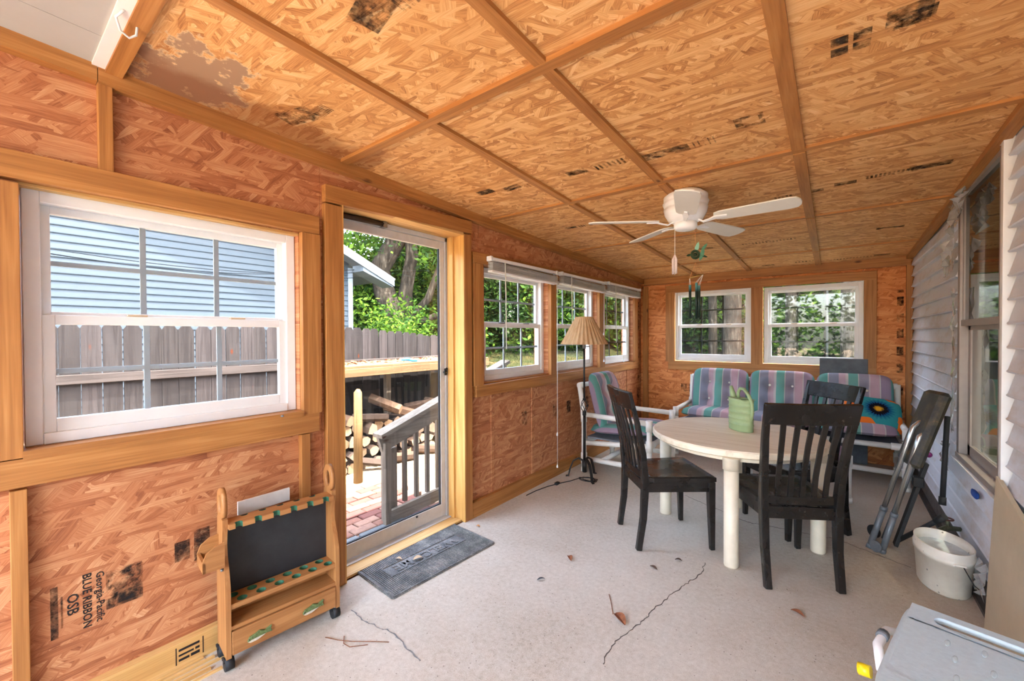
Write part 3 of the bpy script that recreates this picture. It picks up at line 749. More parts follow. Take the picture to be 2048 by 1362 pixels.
# ================================================================== furniture
# ---- black slat-back chairs
def make_chair(name, label, loc, ang):
    t = thing(name, label, 'chair', loc, ang, 'black dining chairs')
    # local: the chair faces +x
    seat = MB(); N = 10
    for zz in (0,1):
        for i in range(N+1):
            for j in range(N+1):
                u, v = i/N, j/N*2-1
                x = -.195+.43*u; hw = .195+.035*u - (.012 if u > .98 or u < .02 else 0); y = v*hw
                dip = .012*(1-v*v)*sin(pi*min(1,u*1.05))
                seat.v.append((x, y, .452-(dip if zz else .026)))
    K = (N+1)**2
    for i in range(N):
        for j in range(N):
            a = i*(N+1)+j
            seat.quad([K+a, K+a+N+1, K+a+N+2, K+a+1], True); seat.quad([a, a+1, a+N+2, a+N+1])
    for i in range(N):
        a = i*(N+1); seat.quad([a, a+N+1, K+a+N+1, K+a]); a += N; seat.quad([a+N+1, a, K+a, K+a+N+1])
        seat.quad([i+1, i, K+i, K+i+1]); a = N*(N+1)+i; seat.quad([a, a+1, K+a+1, K+a])
    seat.build('seat', M_black, t)
    for s in (-1,1):
        pts = [(-.245,s*.178,0),(-.215,s*.180,.20),(-.205,s*.183,.42),(-.222,s*.190,.60),(-.262,s*.202,.80),(-.315,s*.214,.985)]
        MB().sweep(pts, [.034,.036,.040,.036,.034,.030], [.034,.038,.044,.036,.028,.022], (0,1,0)).build('leg', M_black, t, bevel=.004)
        MB().sweep([(.205,s*.205,.425),(.205,s*.207,.30),(.212,s*.208,0)], [.042,.040,.028], [.042,.040,.028], (0,1,0)).build('leg', M_black, t, bevel=.004)
        MB().sweep([(-.19,s*.182,.393),(.19,s*.204,.393)], .060, .020, (0,0,1)).build('apron', M_black, t, bevel=.002)
    MB().sweep([(.212,-.19,.393),(.212,.19,.393)], .060, .020, (0,0,1)).build('apron', M_black, t, bevel=.002)
    MB().sweep([(-.205,-.165,.393),(-.205,.165,.393)], .065, .022, (0,0,1)).build('apron', M_black, t, bevel=.002)
    top = MB(); L = []
    for i in range(9):
        v = i/8*2-1; L.append((-.300-.022*(1-v*v), v*.225, .935))
    top.sweep(L, .112, .024, (-.24,0,.97)).build('top_rail', M_black, t, bevel=.004)
    low = MB(); low.sweep([(-.207-.012*(1-(i/6*2-1)**2), (i/6*2-1)*.168, .462) for i in range(7)], .042, .022, (0,0,1)).build('lower_rail', M_black, t, bevel=.003)
    for k in range(5):
        y0 = (k-2)*.058; y1 = (k-2)*.066
        bow = .012*(1-((k-2)/2.6)**2)
        MB().sweep([(-.207-bow,y0,.46),(-.225-bow,y0*1.03,.60),(-.262-bow,(y0+y1)/2,.76),(-.298-bow*1.5,y1,.90)], .026, .012, (0,1,0)).build('slat', M_black, t, bevel=.002)
    return t
make_chair('dining_chair', 'black slatted wooden chair left of the table, seen from its side', (1.190,2.805,0), radians(41.5))
make_chair('dining_chair', 'black slatted wooden chair in front of the table, seen from behind', (1.838,2.842,0), radians(121))
make_chair('dining_chair', 'black slatted wooden chair on the far right side of the table', (1.860,3.50,0), radians(-136))

# ---- round table
t = thing('round_table', 'round cream table with four thick pipe legs', 'table', (1.548,3.15,0))
def tabletop():
    q = NT('cream_tabletop'); v = q.obj()
    n = q.noise(q.mapping(v, (0,0,.3), (2.2,38,38)), 1, 4, .6); st = q.noise(v, 9, 5, .65)
    c = q.ramp(n, [(.3,(222,202,170)),(.6,(242,228,202))]); c = q.mix(q.ramp(st, [(.62,(0,0,0,1)),(.76,(.6,.6,.6,1))]), c, (150,120,88))
    q.base(c); q.rough(.55); return q.m
R = .525
MB().lathe([(R-.012,.632),(R,.640),(R,.668),(R-.008,.676),(R*.5,.677),(.001,.677)], 72, smooth=False).build('table_top', tabletop(), t)
for a in (180-1, -84, 1, 97):
    x, y = .462*cos(radians(a)), .462*sin(radians(a))
    if a == -84: x, y = .068, -.488
    lg = MB().lathe([(.037,0),(.040,.008),(.040,.56)], 20, (x,y,0)).build('leg', M_cream_pvc, t)
    MB().lathe([(.046,.56),(.046,.625),(.050,.632)], 20, (x,y,0)).build('leg_collar', M_cream_pvc, lg)
mb = MB()
for k in range(40):
    a0, a1 = 2*pi*k/40, 2*pi*(k+1)/40
    p = [(r*cos(a), r*sin(a), z) for a in (a0,a1) for r, z in ((.43,.60),(.46,.60),(.46,.634),(.43,.634))]
    n = mb.add(p)
    for q in ((0,1,5,4),(1,2,6,5),(3,0,4,7)): mb.quad([n+i for i in q])
mb.build('apron_ring', M_cream_pvc, t)

# ---- watering can
M_can = plain('sage_plastic', (150,170,122), .5, 0, .06, 30)
t = thing('watering_can', 'sage green ribbed watering can on the round table', 'watering can', (1.575,3.235,.677), radians(-44))
pr = [(.066,0),(.076,.004)]
for k in range(5):
    z = .012+k*.040; pr += [(.0765,z),(.0770,z+.030),(.0800,z+.034),(.0800,z+.038)]
pr += [(.078,.214),(.074,.222)]
b = MB().lathe(pr, 32, sx=1.3, sy=.74, capt=False)
b.build('body', M_can, t)
MB().holecell(-.088,.088,-.048,.048,.217,.222,.036,0,.036,.030,20).build('lid', M_can, t)
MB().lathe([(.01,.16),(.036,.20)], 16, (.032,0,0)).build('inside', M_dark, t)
MB().tube([(-.070,0,.200),(-.086,0,.245),(-.104,0,.295)], [.024,.018,.011], 12).build('spout', M_can, t)
MB().tube([(-.025,0,.218),(-.028,0,.258),(-.005,0,.290),(.030,0,.288),(.072,0,.255),(.106,0,.20),(.112,0,.135),(.098,0,.088)], [.011,.011,.011,.011,.012,.012,.011,.009], 10).build('handle', M_can, t)

# ---- PVC pipe seating with striped cushions
RP = .024
def pipe(pts, r=RP): return MB().tube(pts, r, 12)
def fit(mb, p, q, r=RP*1.28): return mb.tube([p, q], r, 12)
def cushion(name, L, W, T, parent, loc, rot, buttons=(), round_=4.0, mat=None, bulge=0):
    """padded cushion in its local xy plane; buttons tuft the top"""
    nx, ny = 34, 26; mb = MB()
    def pt(i, j, s):
        u, v = i/nx*2-1, j/ny*2-1
        f = max(0, 1-abs(u)**round_)*max(0, 1-abs(v)**round_)
        h = T/2*f**.38
        x, y = u*L/2, v*W/2
        k = max(abs(u), abs(v))
        cr = (abs(u)**6+abs(v)**6)**(1/6.) if k > 0 else 1
        x /= max(1, cr/k if k > .0 else 1); y /= max(1, cr/k if k > 0 else 1)
        if s > 0:
            for bx, by in buttons:
                dd = ((x-bx)**2+(y-by)**2)/.0030; h -= T*.42*math.exp(-dd); h -= T*.10*math.exp(-abs(x-bx)/.012)*math.exp(-((y-by)/.11)**2)
        return (x, y, s*h if s > 0 else -T/2*.5*f**.5)
    for s in (1,-1):
        for j in range(ny+1):
            for i in range(nx+1): mb.v.append(pt(i,j,s))
    K = (nx+1)*(ny+1)
    for j in range(ny):
        for i in range(nx):
            a = j*(nx+1)+i; mb.quad([a,a+1,a+nx+2,a+nx+1], True); mb.quad([K+a,K+a+nx+1,K+a+nx+2,K+a+1], True)
    o = mb.build(name, mat or M_stripe, parent); o.location = loc; o.rotation_euler = rot
    for bx, by in buttons:
        MB().lathe([(.001,-.004),(.011,-.003),(.012,.001),(.008,.005),(.001,.006)], 12, (bx,by,T*.11)).build('button', M_pvc, o)
    return o
def seat_unit(name, label, loc, rz, W, D, nseat, arm_h, back_h, seat_h, fb, cat):
    """local: faces -y, width along x"""
    t = thing(name, label, cat, loc, rz, None)
    hw = W/2
    for s in (-1,1):
        x = s*hw
        m = pipe([(x,-D/2,0),(x,-D/2,arm_h)]); fit(m,(x,-D/2,.10),(x,-D/2,.19)); fit(m,(x,-D/2,seat_h-.08),(x,-D/2,seat_h+.02)); fit(m,(x,-D/2,arm_h-.07),(x,-D/2,arm_h+.028)); fit(m,(x,-D/2,0),(x,-D/2,.035)); m.build('leg', M_pvc, t)
        m = pipe([(x,D/2-.05,0),(x,D/2-.05,arm_h),(x,D/2,back_h)]); fit(m,(x,D/2-.05,.08),(x,D/2-.05,.18)); fit(m,(x,D/2-.05,arm_h-.06),(x,D/2-.046,arm_h+.06)); fit(m,(x,D/2-.05,0),(x,D/2-.05,.035)); m.build('leg', M_pvc, t)
        m = pipe([(x,-D/2-.02,arm_h),(x,D/2-.05,arm_h+.015)]); m.build('arm', M_pvc, t)
        m = pipe([(x,-D/2,.135),(x,D/2-.05,.125)]); m.build('side_rail', M_pvc, t)
        pipe([(x,-D/2,seat_h-.03),(x,D/2-.05,seat_h-.09)]).build('side_rail', M_pvc, t)
    m = pipe([(-hw,-D/2,seat_h-.03),(hw,-D/2,seat_h-.03)]); 
    for s in (-1,1): fit(m,(s*hw,-D/2,seat_h-.03),(s*(hw-.10),-D/2,seat_h-.03))
    m.build('seat_rail', M_pvc, t)
    m = pipe([(-hw,D/2,back_h-.02),(hw,D/2,back_h-.02)])
    for s in (-1,1): fit(m,(s*hw,D/2,back_h-.02),(s*(hw-.07),D/2,back_h-.02))
    m.build('back_rail', M_pvc, t)
    pipe([(-hw,D/2-.05,seat_h-.09),(hw,D/2-.05,seat_h-.09)]).build('seat_rail', M_pvc, t)
    pipe([(-hw,fb,.135),(hw,fb,.135)]).build('stretcher', M_pvc, t)
    B(-hw+.03, hw-.03, -D/2+.02, D/2-.07, seat_h-.045, seat_h-.03).build('sling', plain('grey_sling', (120,122,128), .9), t)
    cw = (W-.06)/nseat
    for k in range(nseat):
        cx = -hw+.03+cw*(k+.5)
        bt = [(-cw*.17,-.10),(cw*.17,-.10),(-cw*.17,.10),(cw*.17,.10)]
        cushion('back_cushion', cw*.99, back_h-seat_h+.10, .15, t, (cx, D/2-.135, (back_h+seat_h)/2+.055), (radians(76),0,0), bt)
        cushion('seat_cushion', cw*.99, D-.03, .14, t, (cx, -.045, seat_h+.045), (radians(-4),0,0), [], 5)
    return t
seat_unit('sofa', 'white pipe-frame sofa with striped teal and mauve cushions under the back windows', (1.625,5.17,0), 0, 1.90, .70, 3, .50, .84, .40, -.32, 'sofa')
seat_unit('armchair', 'white pipe-frame armchair with striped cushions behind the floor lamp', (.435,3.99,0), radians(90), .66, .70, 1, .545, .86, .37, .10, 'armchair')
t = thing('ottoman', 'low white pipe footstool with a striped cushion behind the table', 'footstool', (1.86,4.02,0), radians(-6))
for x in (-.29,.29):
    for y in (-.24,.24):
        m = pipe([(x,y,0),(x,y,.36)]); fit(m,(x,y,.29),(x,y,.375)); fit(m,(x,y,0),(x,y,.04)); m.build('leg', M_pvc, t)
for a, b in (((-.29,-.24),(.29,-.24)),((-.29,.24),(.29,.24)),((-.29,-.24),(-.29,.24)),((.29,-.24),(.29,.24))):
    pipe([(a[0],a[1],.335),(b[0],b[1],.335)]).build('rail', M_pvc, t)
cushion('seat_cushion', .64, .56, .13, t, (0,0,.405), (0,0,0), [], 5)

# ---- flower pillow on the sofa
def flower():
    q = NT('flower_fabric'); P = q.sep(q.obj())
    x = q.math('SUBTRACT', P[0], .035); y = q.math('SUBTRACT', P[1], .035)
    ang = q.math('ARCTAN2', y, x); r = q.math('SQRT', q.math('ADD', q.math('MULTIPLY', x, x), q.math('MULTIPLY', y, y)))
    spk = q.math('MULTIPLY', q.math('SINE', q.math('MULTIPLY', ang, 23)), .007); n = q.noise(q.obj(), 60, 2, .5)
    rr = q.math('ADD', r, q.math('ADD', spk, q.math('MULTIPLY', q.math('SUBTRACT', n, .5), .03)))
    petal = q.math('ADD', .172, q.math('MULTIPLY', q.math('SINE', q.math('ADD', q.math('MULTIPLY', ang, 4), .3)), .05))
    petal = q.math('ADD', petal, q.math('MULTIPLY', q.math('SUBTRACT', q.noise(q.obj(), 7, 3, .5), .5), .10))
    c = q.ramp(q.math('ADD', q.math('SUBTRACT', r, petal), .5), [(.0,(52,140,142)),(.512,(52,140,142)),(.513,(236,118,44))], 'CONSTANT')
    c = q.mix(q.ramp(rr, [(.07,(1,1,1,1)),(.125,(0,0,0,1))]), c, (14,62,116))
    c = q.mix(q.ramp(rr, [(.068,(1,1,1,1)),(.074,(0,0,0,1))]), c, (22,18,26))
    c = q.mix(q.ramp(rr, [(.026,(1,1,1,1)),(.030,(0,0,0,1))]), c, (226,162,36))
    q.base(c); q.rough(.9); q.p.inputs['Specular IOR Level'].default_value = .1; q.bump(q.noise(q.obj(), 9, 3, .6), .3, .01); return q.m
o = cushion('throw_pillow', .42, .40, .12, None, (2.37,5.14,.58), (radians(42),radians(6),radians(4)), [], 3.2, flower())
tag(o, 'turquoise and orange throw pillow with a dark flower on the sofa', 'pillow')

# ---- grey board leaning behind the sofa
o = MB().cbox((0,0,.54),(.40,.02,1.08),b=.003).build('leaning_board', plain('grey_painted_board', (92,96,100), .75, 0, .22, 12, .1))
o.location = (2.16, YB-.085, 0); o.rotation_euler = (radians(-2.5),0,0)
tag(o, 'weathered grey board leaning on the back wall behind the sofa', 'board')

# ---- floor lamp
t = thing('floor_lamp', 'wrought iron floor lamp with a pleated parchment shade', 'lamp', (.240,3.47,0))
pole = MB().tube([(0,0,.16),(0,0,.60)], .013, 12); pole.tube([(0,0,.74),(0,0,1.22)], .0085, 12)
pole.tube([(0,0,.59),(0,0,.63)], .018, 12); pole.tube([(0,0,.73),(0,0,.75)], .014, 12); pole.tube([(0,0,.06),(0,0,.17)], .022, 12)
p = pole.build('pole', M_iron, t)
for k in range(4):
    a = k*pi/2; MB().tube([((.004+.030*sin(pi*i/10))*cos(a+i*.22), (.004+.030*sin(pi*i/10))*sin(a+i*.22), .62+.125*i/10) for i in range(11)], .0035, 6).build('basket_wire', M_iron, p)
for a in (200,325,80):
    c_, s_ = cos(radians(a)), sin(radians(a))
    lg = MB().sweep([(.012*c_,.012*s_,.165),(.055*c_,.055*s_,.185),(.105*c_,.105*s_,.155),(.135*c_,.135*s_,.08),(.150*c_,.150*s_,.012),(.175*c_,.175*s_,.008)], .022, .012, (-s_,c_,0)).build('leg', M_iron, t)
MB().tube([(0,0,1.215),(0,0,1.275)], .016, 12).build('socket', M_steel, t); MB().tube([(0,0,1.235),(.045,.02,1.235)], .004, 8).build('switch', M_steel, t)
sh = MB(); n = 60
for z, r in ((1.258,.215),(1.35,.165),(1.43,.122),(1.51,.078)):
    for k in range(n): rr = r*(1+.022*(1 if k%2 else -1)); sh.v.append((rr*cos(2*pi*k/n), rr*sin(2*pi*k/n), z))
for j in range(3):
    for k in range(n): sh.quad([j*n+k, j*n+(k+1)%n, (j+1)*n+(k+1)%n, (j+1)*n+k])
def shade_mat():
    q = NT('parchment'); v = q.obj(); q.base(q.ramp(q.noise(q.mapping(v,(0,0,0),(20,20,4)), 1, 4, .6), [(.3,(192,148,100)),(.7,(234,204,156))])); q.rough(.8)
    tr = q.node('BsdfTranslucent'); tr.inputs[0].default_value = lin((214,170,116)); mx = q.node('MixShader'); mx.inputs[0].default_value = .35
    q.link(q.p.outputs[0], mx.inputs[1]); q.link(tr.outputs[0], mx.inputs[2]); q.link(mx.outputs[0], q.out.inputs[0]); return q.m
sh.build('lamp_shade', shade_mat(), t).modifiers.new('s','SOLIDIFY').thickness = .002
MB().tube([(.07*cos(a*.35)+.05+.02*sin(a*.8), .05*sin(a*.35)-.02+.012*cos(a*.5), .006+.002*sin(a)) for a in range(56)], .0032, 6).build('coiled_cord', M_black_rub, t)
MB().tube([(-.02,-.03,.01),(-.06,-.16,.006),(-.11,-.28,.006),(-.15,-.40,.006),(-.175,-.55,.006),(-.18,-.68,.006)], .004, 6).build('cord', M_black_rub, t)
MB().cbox((-.115,-.30,.012),(.03,.05,.022)).build('plug', M_black_rub, t)
# ================================================================== things on walls, ceiling and floor
# ---- ceiling fan
FX, FY, FZ = 1.352, 2.70, 2.045
t = thing('ceiling_fan', 'white five-blade ceiling fan under the strand board ceiling', 'ceiling fan', (FX,FY,FZ))
top = zc(FY)-FZ
MB().lathe([(.066,-.012),(.100,.006),(.122,.045),(.128,.075),(.116,.082),(.126,.088),(.134,.112),(.120,.120),(.128,.128),(.128,.150),(.100,top-.004),(.098,top-.001)], 40).build('motor_housing', M_white_paint, t)
sw = MB().lathe([(.030,-.058),(.056,-.054),(.068,-.040),(.068,-.012),(.056,-.006)], 32).build('switch_housing', M_white_paint, t)
M_blade = plain('white_blade', (232,229,218), .45, 0, .03, 5)
for a in (-146,-74,-2,70,142):
    m = Matrix.Rotation(radians(a), 4, 'Z') @ Matrix.Rotation(radians(-11), 4, 'X')
    ol = [(.17,-.042),(.20,-.055),(.30,-.060),(.54,-.066),(.575,-.058),(.592,-.03),(.596,0),(.592,.03),(.575,.058),(.54,.066),(.30,.060),(.20,.055),(.17,.042),(.160,0)]
    b = MB().prism(ol, -.004, .004, m).build('blade', M_blade, t, bevel=.002)
    br = MB().sweep([m @ Vector(p) for p in ((.075,0,-.004),(.105,0,-.022),(.14,0,-.016),(.17,0,-.008),(.235,0,-.008))], [.022,.018,.022,.034,.018], .008, m.to_3x3() @ Vector((0,1,0)))
    br.build('blade_bracket', M_white_paint, b)
# pull cord with tassel
t = thing('pull_cord', 'fan pull cord with a pale crocheted tassel', 'pull cord', (FX-.055,FY-.03,FZ))
MB().tube([(0,0,-.03),(0,0,-.215)], .0018, 6).build('string', M_cord, t)
mb = MB(); rnd = random.Random(4)
for k in range(22): a = rnd.uniform(0,2*pi); r_ = rnd.uniform(.004,.017); mb.tube([(0,0,-.205),(r_*cos(a),r_*sin(a),-.235),(r_*cos(a)*.9,r_*sin(a)*.9,-.318+rnd.uniform(-.012,.012))], .003, 5)
mb.build('tassel', plain('tassel_yarn', (216,198,190), .95, 0, .1, 80), t)
# wind chime with a hummingbird and a rose
M_green = plain('green_metal', (96,150,118), .5, .2, .25, 60); M_verd = plain('dark_green_metal', (52,72,48), .45, .5, .3, 60); M_mint = plain('mint_metal', (150,202,172), .5, .1, .1, 60)
t = thing('wind_chime', 'green hummingbird wind chime hanging from the ceiling fan', 'wind chime', (FX+.045,FY+.05,FZ))
MB().tube([(0,0,-.045),(0,0,-.15)], .0014, 6).build('string', plain('orange_string', (206,140,84), .8), t)
mb = MB()
for k in range(3): r_ = .026-.008*k; mb.tube([(r_*cos(i*pi/8)*.79, r_*cos(i*pi/8)*.61, -.205+r_*sin(i*pi/8)) for i in range(16)], .005-.001*k, 7, closed=True)
mb.ball((0,0,-.205), .010); mb.build('rose', M_verd, t)
def leaf3(name, a, b, w, mat, par):
    a, b = Vector(a), Vector(b); d = b-a; s_ = d.normalized().cross(Vector((.613,-.79,0))).normalized()
    mb = MB(); n = mb.add([a, a.lerp(b,.35)+s_*w, a.lerp(b,.75)+s_*w*.7, b, a.lerp(b,.75)-s_*w*.7, a.lerp(b,.35)-s_*w]); mb.quad([n+i for i in range(6)])
    o = mb.build(name, mat, par); o.modifiers.new('s','SOLIDIFY').thickness = .002; return o
leaf3('bird_wing', (.002,0,-.19), (.018,.010,-.125), .013, M_mint, t); leaf3('bird_tail', (.03,.02,-.185), (.06,.045,-.135), .010, M_green, t)
leaf3('bird_body', (.022,.015,-.245), (.045,.03,-.165), .014, M_green, t); leaf3('leaf', (-.02,-.015,-.205), (-.045,-.03,-.212), .008, M_verd, t); leaf3('leaf', (.03,.02,-.21), (.062,.045,-.222), .007, M_verd, t)
M_gold = plain('gold_wire', (196,160,84), .4, .6)
tr3 = [(-.028,-.02,-.352), (.040,.028,-.327), (.0,.045,-.335)]
MB().tube(tr3, .003, 6, closed=True).build('triangle', M_gold, t)
for p in tr3: MB().tube([(0,0,-.255), p], .0012, 5).build('string', bpy.data.materials['orange_string'], t)
def chime_mat():
    q = NT('two_tone_chime'); P = q.sep(q.obj()); q.base(q.ramp(q.math('ADD', P[2], 1.0), [(.565,(26,44,38)),(.60,(108,178,180))])); q.rough(.35); q.p.inputs['Metallic'].default_value = .4; return q.m
MC = chime_mat()
for (x, y), z0, z1 in (((-.026,-.019),-.395,-.604),((.002,.020),-.378,-.606),((.022,.002),-.40,-.60)):
    c_ = MB().tube([(x,y,z0),(x,y,z1)], .0078, 14).build('chime_tube', MC, t)
    for dx in (-.004,.004): MB().tube([(x+dx,y,z0+.002),(tr3[0] if x < -.01 else tr3[1])], .001, 5).build('string', M_cord, c_)

# ---- raised blinds over the three left windows
def blind(label, y0, y1, z, cordy, cz, sag):
    t = thing('window_blind', label, 'blind', (.0,y0,z), pi/2, 'raised blinds over the left windows')
    L = y1-y0
    MB().cbox((L/2,-.028,-.014),(L,.040,.026)).build('headrail', M_white_paint, t)
    for x in (.012, L-.012): MB().cbox((x,-.028,-.014),(.028,.048,.038)).build('end_bracket', M_vinyl, t)
    mb = MB(); rnd = random.Random(int(y0*100))
    for k in range(11):
        zz = -.034-k*.0060; mb.sweep([(.02,-.028+rnd.uniform(-.003,.003),zz-sag*.3),(L*.5,-.028,zz-sag*.6-.004*sin(k)),(L-.02,-.028+rnd.uniform(-.003,.003),zz-sag)], .048, .0022, (0,1,.12))
    mb.build('slat_stack', M_vinyl_old, t)
    MB().sweep([(.015,-.028,-.104-sag*.3),(L*.5,-.028,-.106-sag*.6),(L-.015,-.028,-.104-sag)], .046, .012, (0,1,0)).build('bottom_rail', M_white_paint, t)
    for f in (.2,.5,.86): MB().tube([(L*f,-.056,-.03),(L*f,-.056,-.104-sag*f)], .0012, 5).build('ladder_cord', M_cord, t)
    MB().tube([(.16,-.058,-.03),(.165,-.06,-.30),(.17,-.058,-.70)], .004, 8).build('tilt_wand', M_cord, t)
    for dx in (0,.006): MB().tube([(cordy-y0+dx,-.05,-.03),(cordy-y0+dx*1.4,-.045,cz-z+.02)], .0014, 5).build('pull_string', M_cord, t)
    for zz in (cz, cz+.30): MB().lathe([(.003,.02),(.009,-.005),(.008,-.012)], 10, (cordy-y0+.003,-.045,zz-z)).build('cord_knob', M_white_paint, t)
blind('white raised blind above the window beside the door', 2.365, 3.325, 1.935, 3.303, .115, .012)
blind('white raised blind above the window behind the lamp', 3.400, 4.365, 1.940, 4.30, 1.05, .016)
blind('white raised blind above the window nearest the far corner', 4.440, 5.430, 1.950, 4.86, 1.02, .014)

# ---- fishing rod rack on castors
M_oak = wood('rack_oak', 'z', (146,92,48), (174,120,68), (192,140,86), obj=True, knots=False, bump=.06)
M_oakx = wood('rack_oak_x', 'x', (146,92,48), (174,120,68), (192,140,86), obj=True, knots=False, bump=.06)
M_felt = plain('green_felt', (52,104,78), .9, 0, .2, 90)
t = thing('rod_rack', 'wooden fishing rod rack with green felt holes on castors', 'rack', (.178,.590,0), radians(84))
side = [(0,.052),(.150,.052),(.150,.46),(.140,.52),(.128,.60),(.122,.66),(.106,.700),(.084,.712),(.064,.698),(.050,.655),(.036,.615),(.034,.575),(.044,.535),(.050,.495),(.044,.45),(.018,.395),(.002,.335),(0,.30)]
def side_panel(x):
    mb = MB(); m = Matrix(((0,0,1,x),(1,0,0,0),(0,1,0,0),(0,0,0,1)))
    # lower body then the handle loop around its hole
    low = [p for p in side if p[1] <= .61]
    low = [(0,.052),(.150,.052),(.150,.46),(.140,.52),(.128,.60),(.036,.60),(.034,.575),(.044,.535),(.050,.495),(.044,.45),(.018,.395),(.002,.335),(0,.30)]
    mb.prism(low, 0, .018, m)
    n = 24; hc = (.086,.652)
    outr = []; inn = []
    for k in range(n):
        a = 2*pi*k/n; inn.append((hc[0]+.027*cos(a), hc[1]+.040*sin(a))); 
        ox, oy = hc[0]+.050*cos(a), hc[1]+.066*sin(a); oy = max(oy, .599); outr.append((ox, oy))
    p = [m @ Vector((x_,y_,z_)) for z_ in (0,.018) for x_,y_ in inn]+[m @ Vector((x_,y_,z_)) for z_ in (0,.018) for x_,y_ in outr]
    b = mb.add(p)
    for k in range(n):
        j = (k+1)%n
        mb.quad([b+k,b+j,b+2*n+j,b+2*n+k]); mb.quad([b+n+j,b+n+k,b+3*n+k,b+3*n+j]); mb.quad([b+j,b+k,b+n+k,b+n+j], True); mb.quad([b+2*n+k,b+2*n+j,b+3*n+j,b+3*n+k], True)
    return mb.build('side_panel', M_oak, t)
side_panel(0); side_panel(.437)
W0, W1 = .018, .437
# notched top rail
front = []; nn = 6; cw = (W1-W0)/nn
poly = []
for k in range(nn):
    c_ = W0+cw*(k+.5); poly += [(c_-.020-.012,.016) if k else (W0,.016), (c_-.013,.016), (c_-.013,.030), (c_-.006,.036), (c_+.006,.036), (c_+.013,.030), (c_+.013,.016)]
poly += [(W1,.016),(W1,.100)]
for k in range(nn-1,0,-1):
    c_ = W0+cw*k; poly += [(c_+.013,.100),(c_+.013,.086),(c_+.006,.080),(c_-.006,.080),(c_-.013,.086),(c_-.013,.100)]
poly += [(W0,.100)]
rl = MB().prism(poly, .562, .582).build('notched_rail', M_oakx, t)
for k in range(nn):
    c_ = W0+cw*(k+.5); MB().sweep([(c_-.0125,.017,.572),(c_-.0125,.029,.572),(c_-.006,.0353,.572),(c_+.006,.0353,.572),(c_+.0125,.029,.572),(c_+.0125,.017,.572)], .0205, .0016, (0,0,1)).build('felt_lining', M_felt, rl)
for k in range(1,nn):
    c_ = W0+cw*k; MB().sweep([(c_-.0125,.099,.572),(c_-.0125,.087,.572),(c_-.006,.0807,.572),(c_+.006,.0807,.572),(c_+.0125,.087,.572),(c_+.0125,.099,.572)], .0205, .0016, (0,0,1)).build('felt_lining', M_felt, rl)
B(W0,W1,.108,.114,.245,.575).build('back_panel', plain('black_board', (38,40,42), .6, 0, .25, 18), t)
# shelf with two rows of holes
mb = MB(); cw = (W1-W0)/6
for k in range(6):
    for y0, y1, off in ((.004,.052,.010),(.052,.100,-.012)): 
        xa, xb = W0+cw*k, W0+cw*(k+1); mb.holecell(xa, xb, y0, y1, .245, .265, (xa+xb)/2+off, (y0+y1)/2, .0185, .0185, 20)
mb.sweep([(W0,.004,.255),(W1,.004,.255)], .020, .001, (0,0,1)); sh_ = mb.build('hole_shelf', M_oakx, t)
for k in range(6):
    for y, off in ((.028,.010),(.076,-.012)): MB().lathe([(.0172,.246),(.0172,.2655),(.0186,.2657)], 20, (W0+cw*(k+.5)+off,y,0), capb=False, capt=False).build('felt_ring', M_felt, sh_)
B(W0,W1,0.004,.148,.160,.176).build('shelf', M_oakx, t); B(W0,W1,.110,.118,.176,.20).build('shelf_lip', M_oakx, t)
B(W0,W1,0.02,.148,.055,.066).build('bottom', M_oakx, t)
dr = B(W0+.002,W1-.002,-.004,.014,.062,.156).build('drawer', M_oakx, t, bevel=.002)
M_trout = plain('trout_green', (96,112,66), .4, .1, .5, 120); M_tbelly = plain('trout_belly', (206,196,176), .4, .1, .2, 120)
for fx, fz in ((.115,.103),(.330,.110)):
    m = Matrix.Translation((fx,-.010,fz)) @ Matrix.Rotation(radians(-6),4,'Y')
    def mm(o_): return m @ Matrix(((1,0,0,0),(0,0,-1,0),(0,1,0,0),(0,0,0,1)))
    f = MB().prism([(-.046,-.004),(-.036,-.012),(-.01,-.014),(.022,-.007),(.046,-.012),(.042,.002),(.047,.014),(.022,.007),(.002,.018),(-.012,.013),(-.036,.010)][::1], -.006, .004, mm(0)).build('fish_handle', M_trout, dr, bevel=.002)
    MB().prism([(-.044,-.005),(-.036,-.0115),(-.01,-.0135),(.02,-.0065),(.0,-.004),(-.03,-.003)], .004, .0052, mm(0)).build('fish_belly', M_tbelly, f)
    MB().ball(m @ Vector((-.038,-.005,.003)), .0022, 8, 6).build('fish_eye', M_black_rub, f)
# side bin
bn = empty('side_bin', (0,0,0), 0, t)
pf = [(.0,0),(-.072,0),(-.072,.042),(-.060,.072),(-.032,.092),(0,.098)]
mz = Matrix(((1,0,0,0),(0,0,1,.004),(0,1,0,.425),(0,0,0,1)))
MB().prism(pf, 0, .010, mz).build('bin_side', M_oakx, bn); mz2 = mz.copy(); mz2.translation = (0,.108,.425); MB().prism(pf, 0, .010, mz2).build('bin_side', M_oakx, bn)
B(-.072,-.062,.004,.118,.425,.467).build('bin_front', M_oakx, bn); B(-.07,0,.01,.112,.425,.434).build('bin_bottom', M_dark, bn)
MB().tube([(-.010,.03,.405),(.0,.03,.405)], .006, 10).build('bolt', M_steel, t)
for x in (.012,.440):
    for y in (.02,.125):
        c_ = empty('castor', (x,y,0), 0, t)
        MB().tube([(-.016,0,.026),(.016,0,.026)], .026, 18).build('wheel', M_black_rub, c_); MB().tube([(0,0,.03),(0,0,.056)], .010, 10).build('stem', M_steel, c_)
        MB().sweep([(-.018,-.012,.04),(-.018,.004,.053),(-.018,.02,.04)], .004, .012, (1,0,0)).build('fork', M_black_rub, c_)
o = MB().cbox((0,0,0),(.010,.22,.06),b=.001).build('white_lath', M_vinyl_old); o.location = (.014,.80,.585); tag(o, 'white strip of wood standing behind the rod rack', 'board')

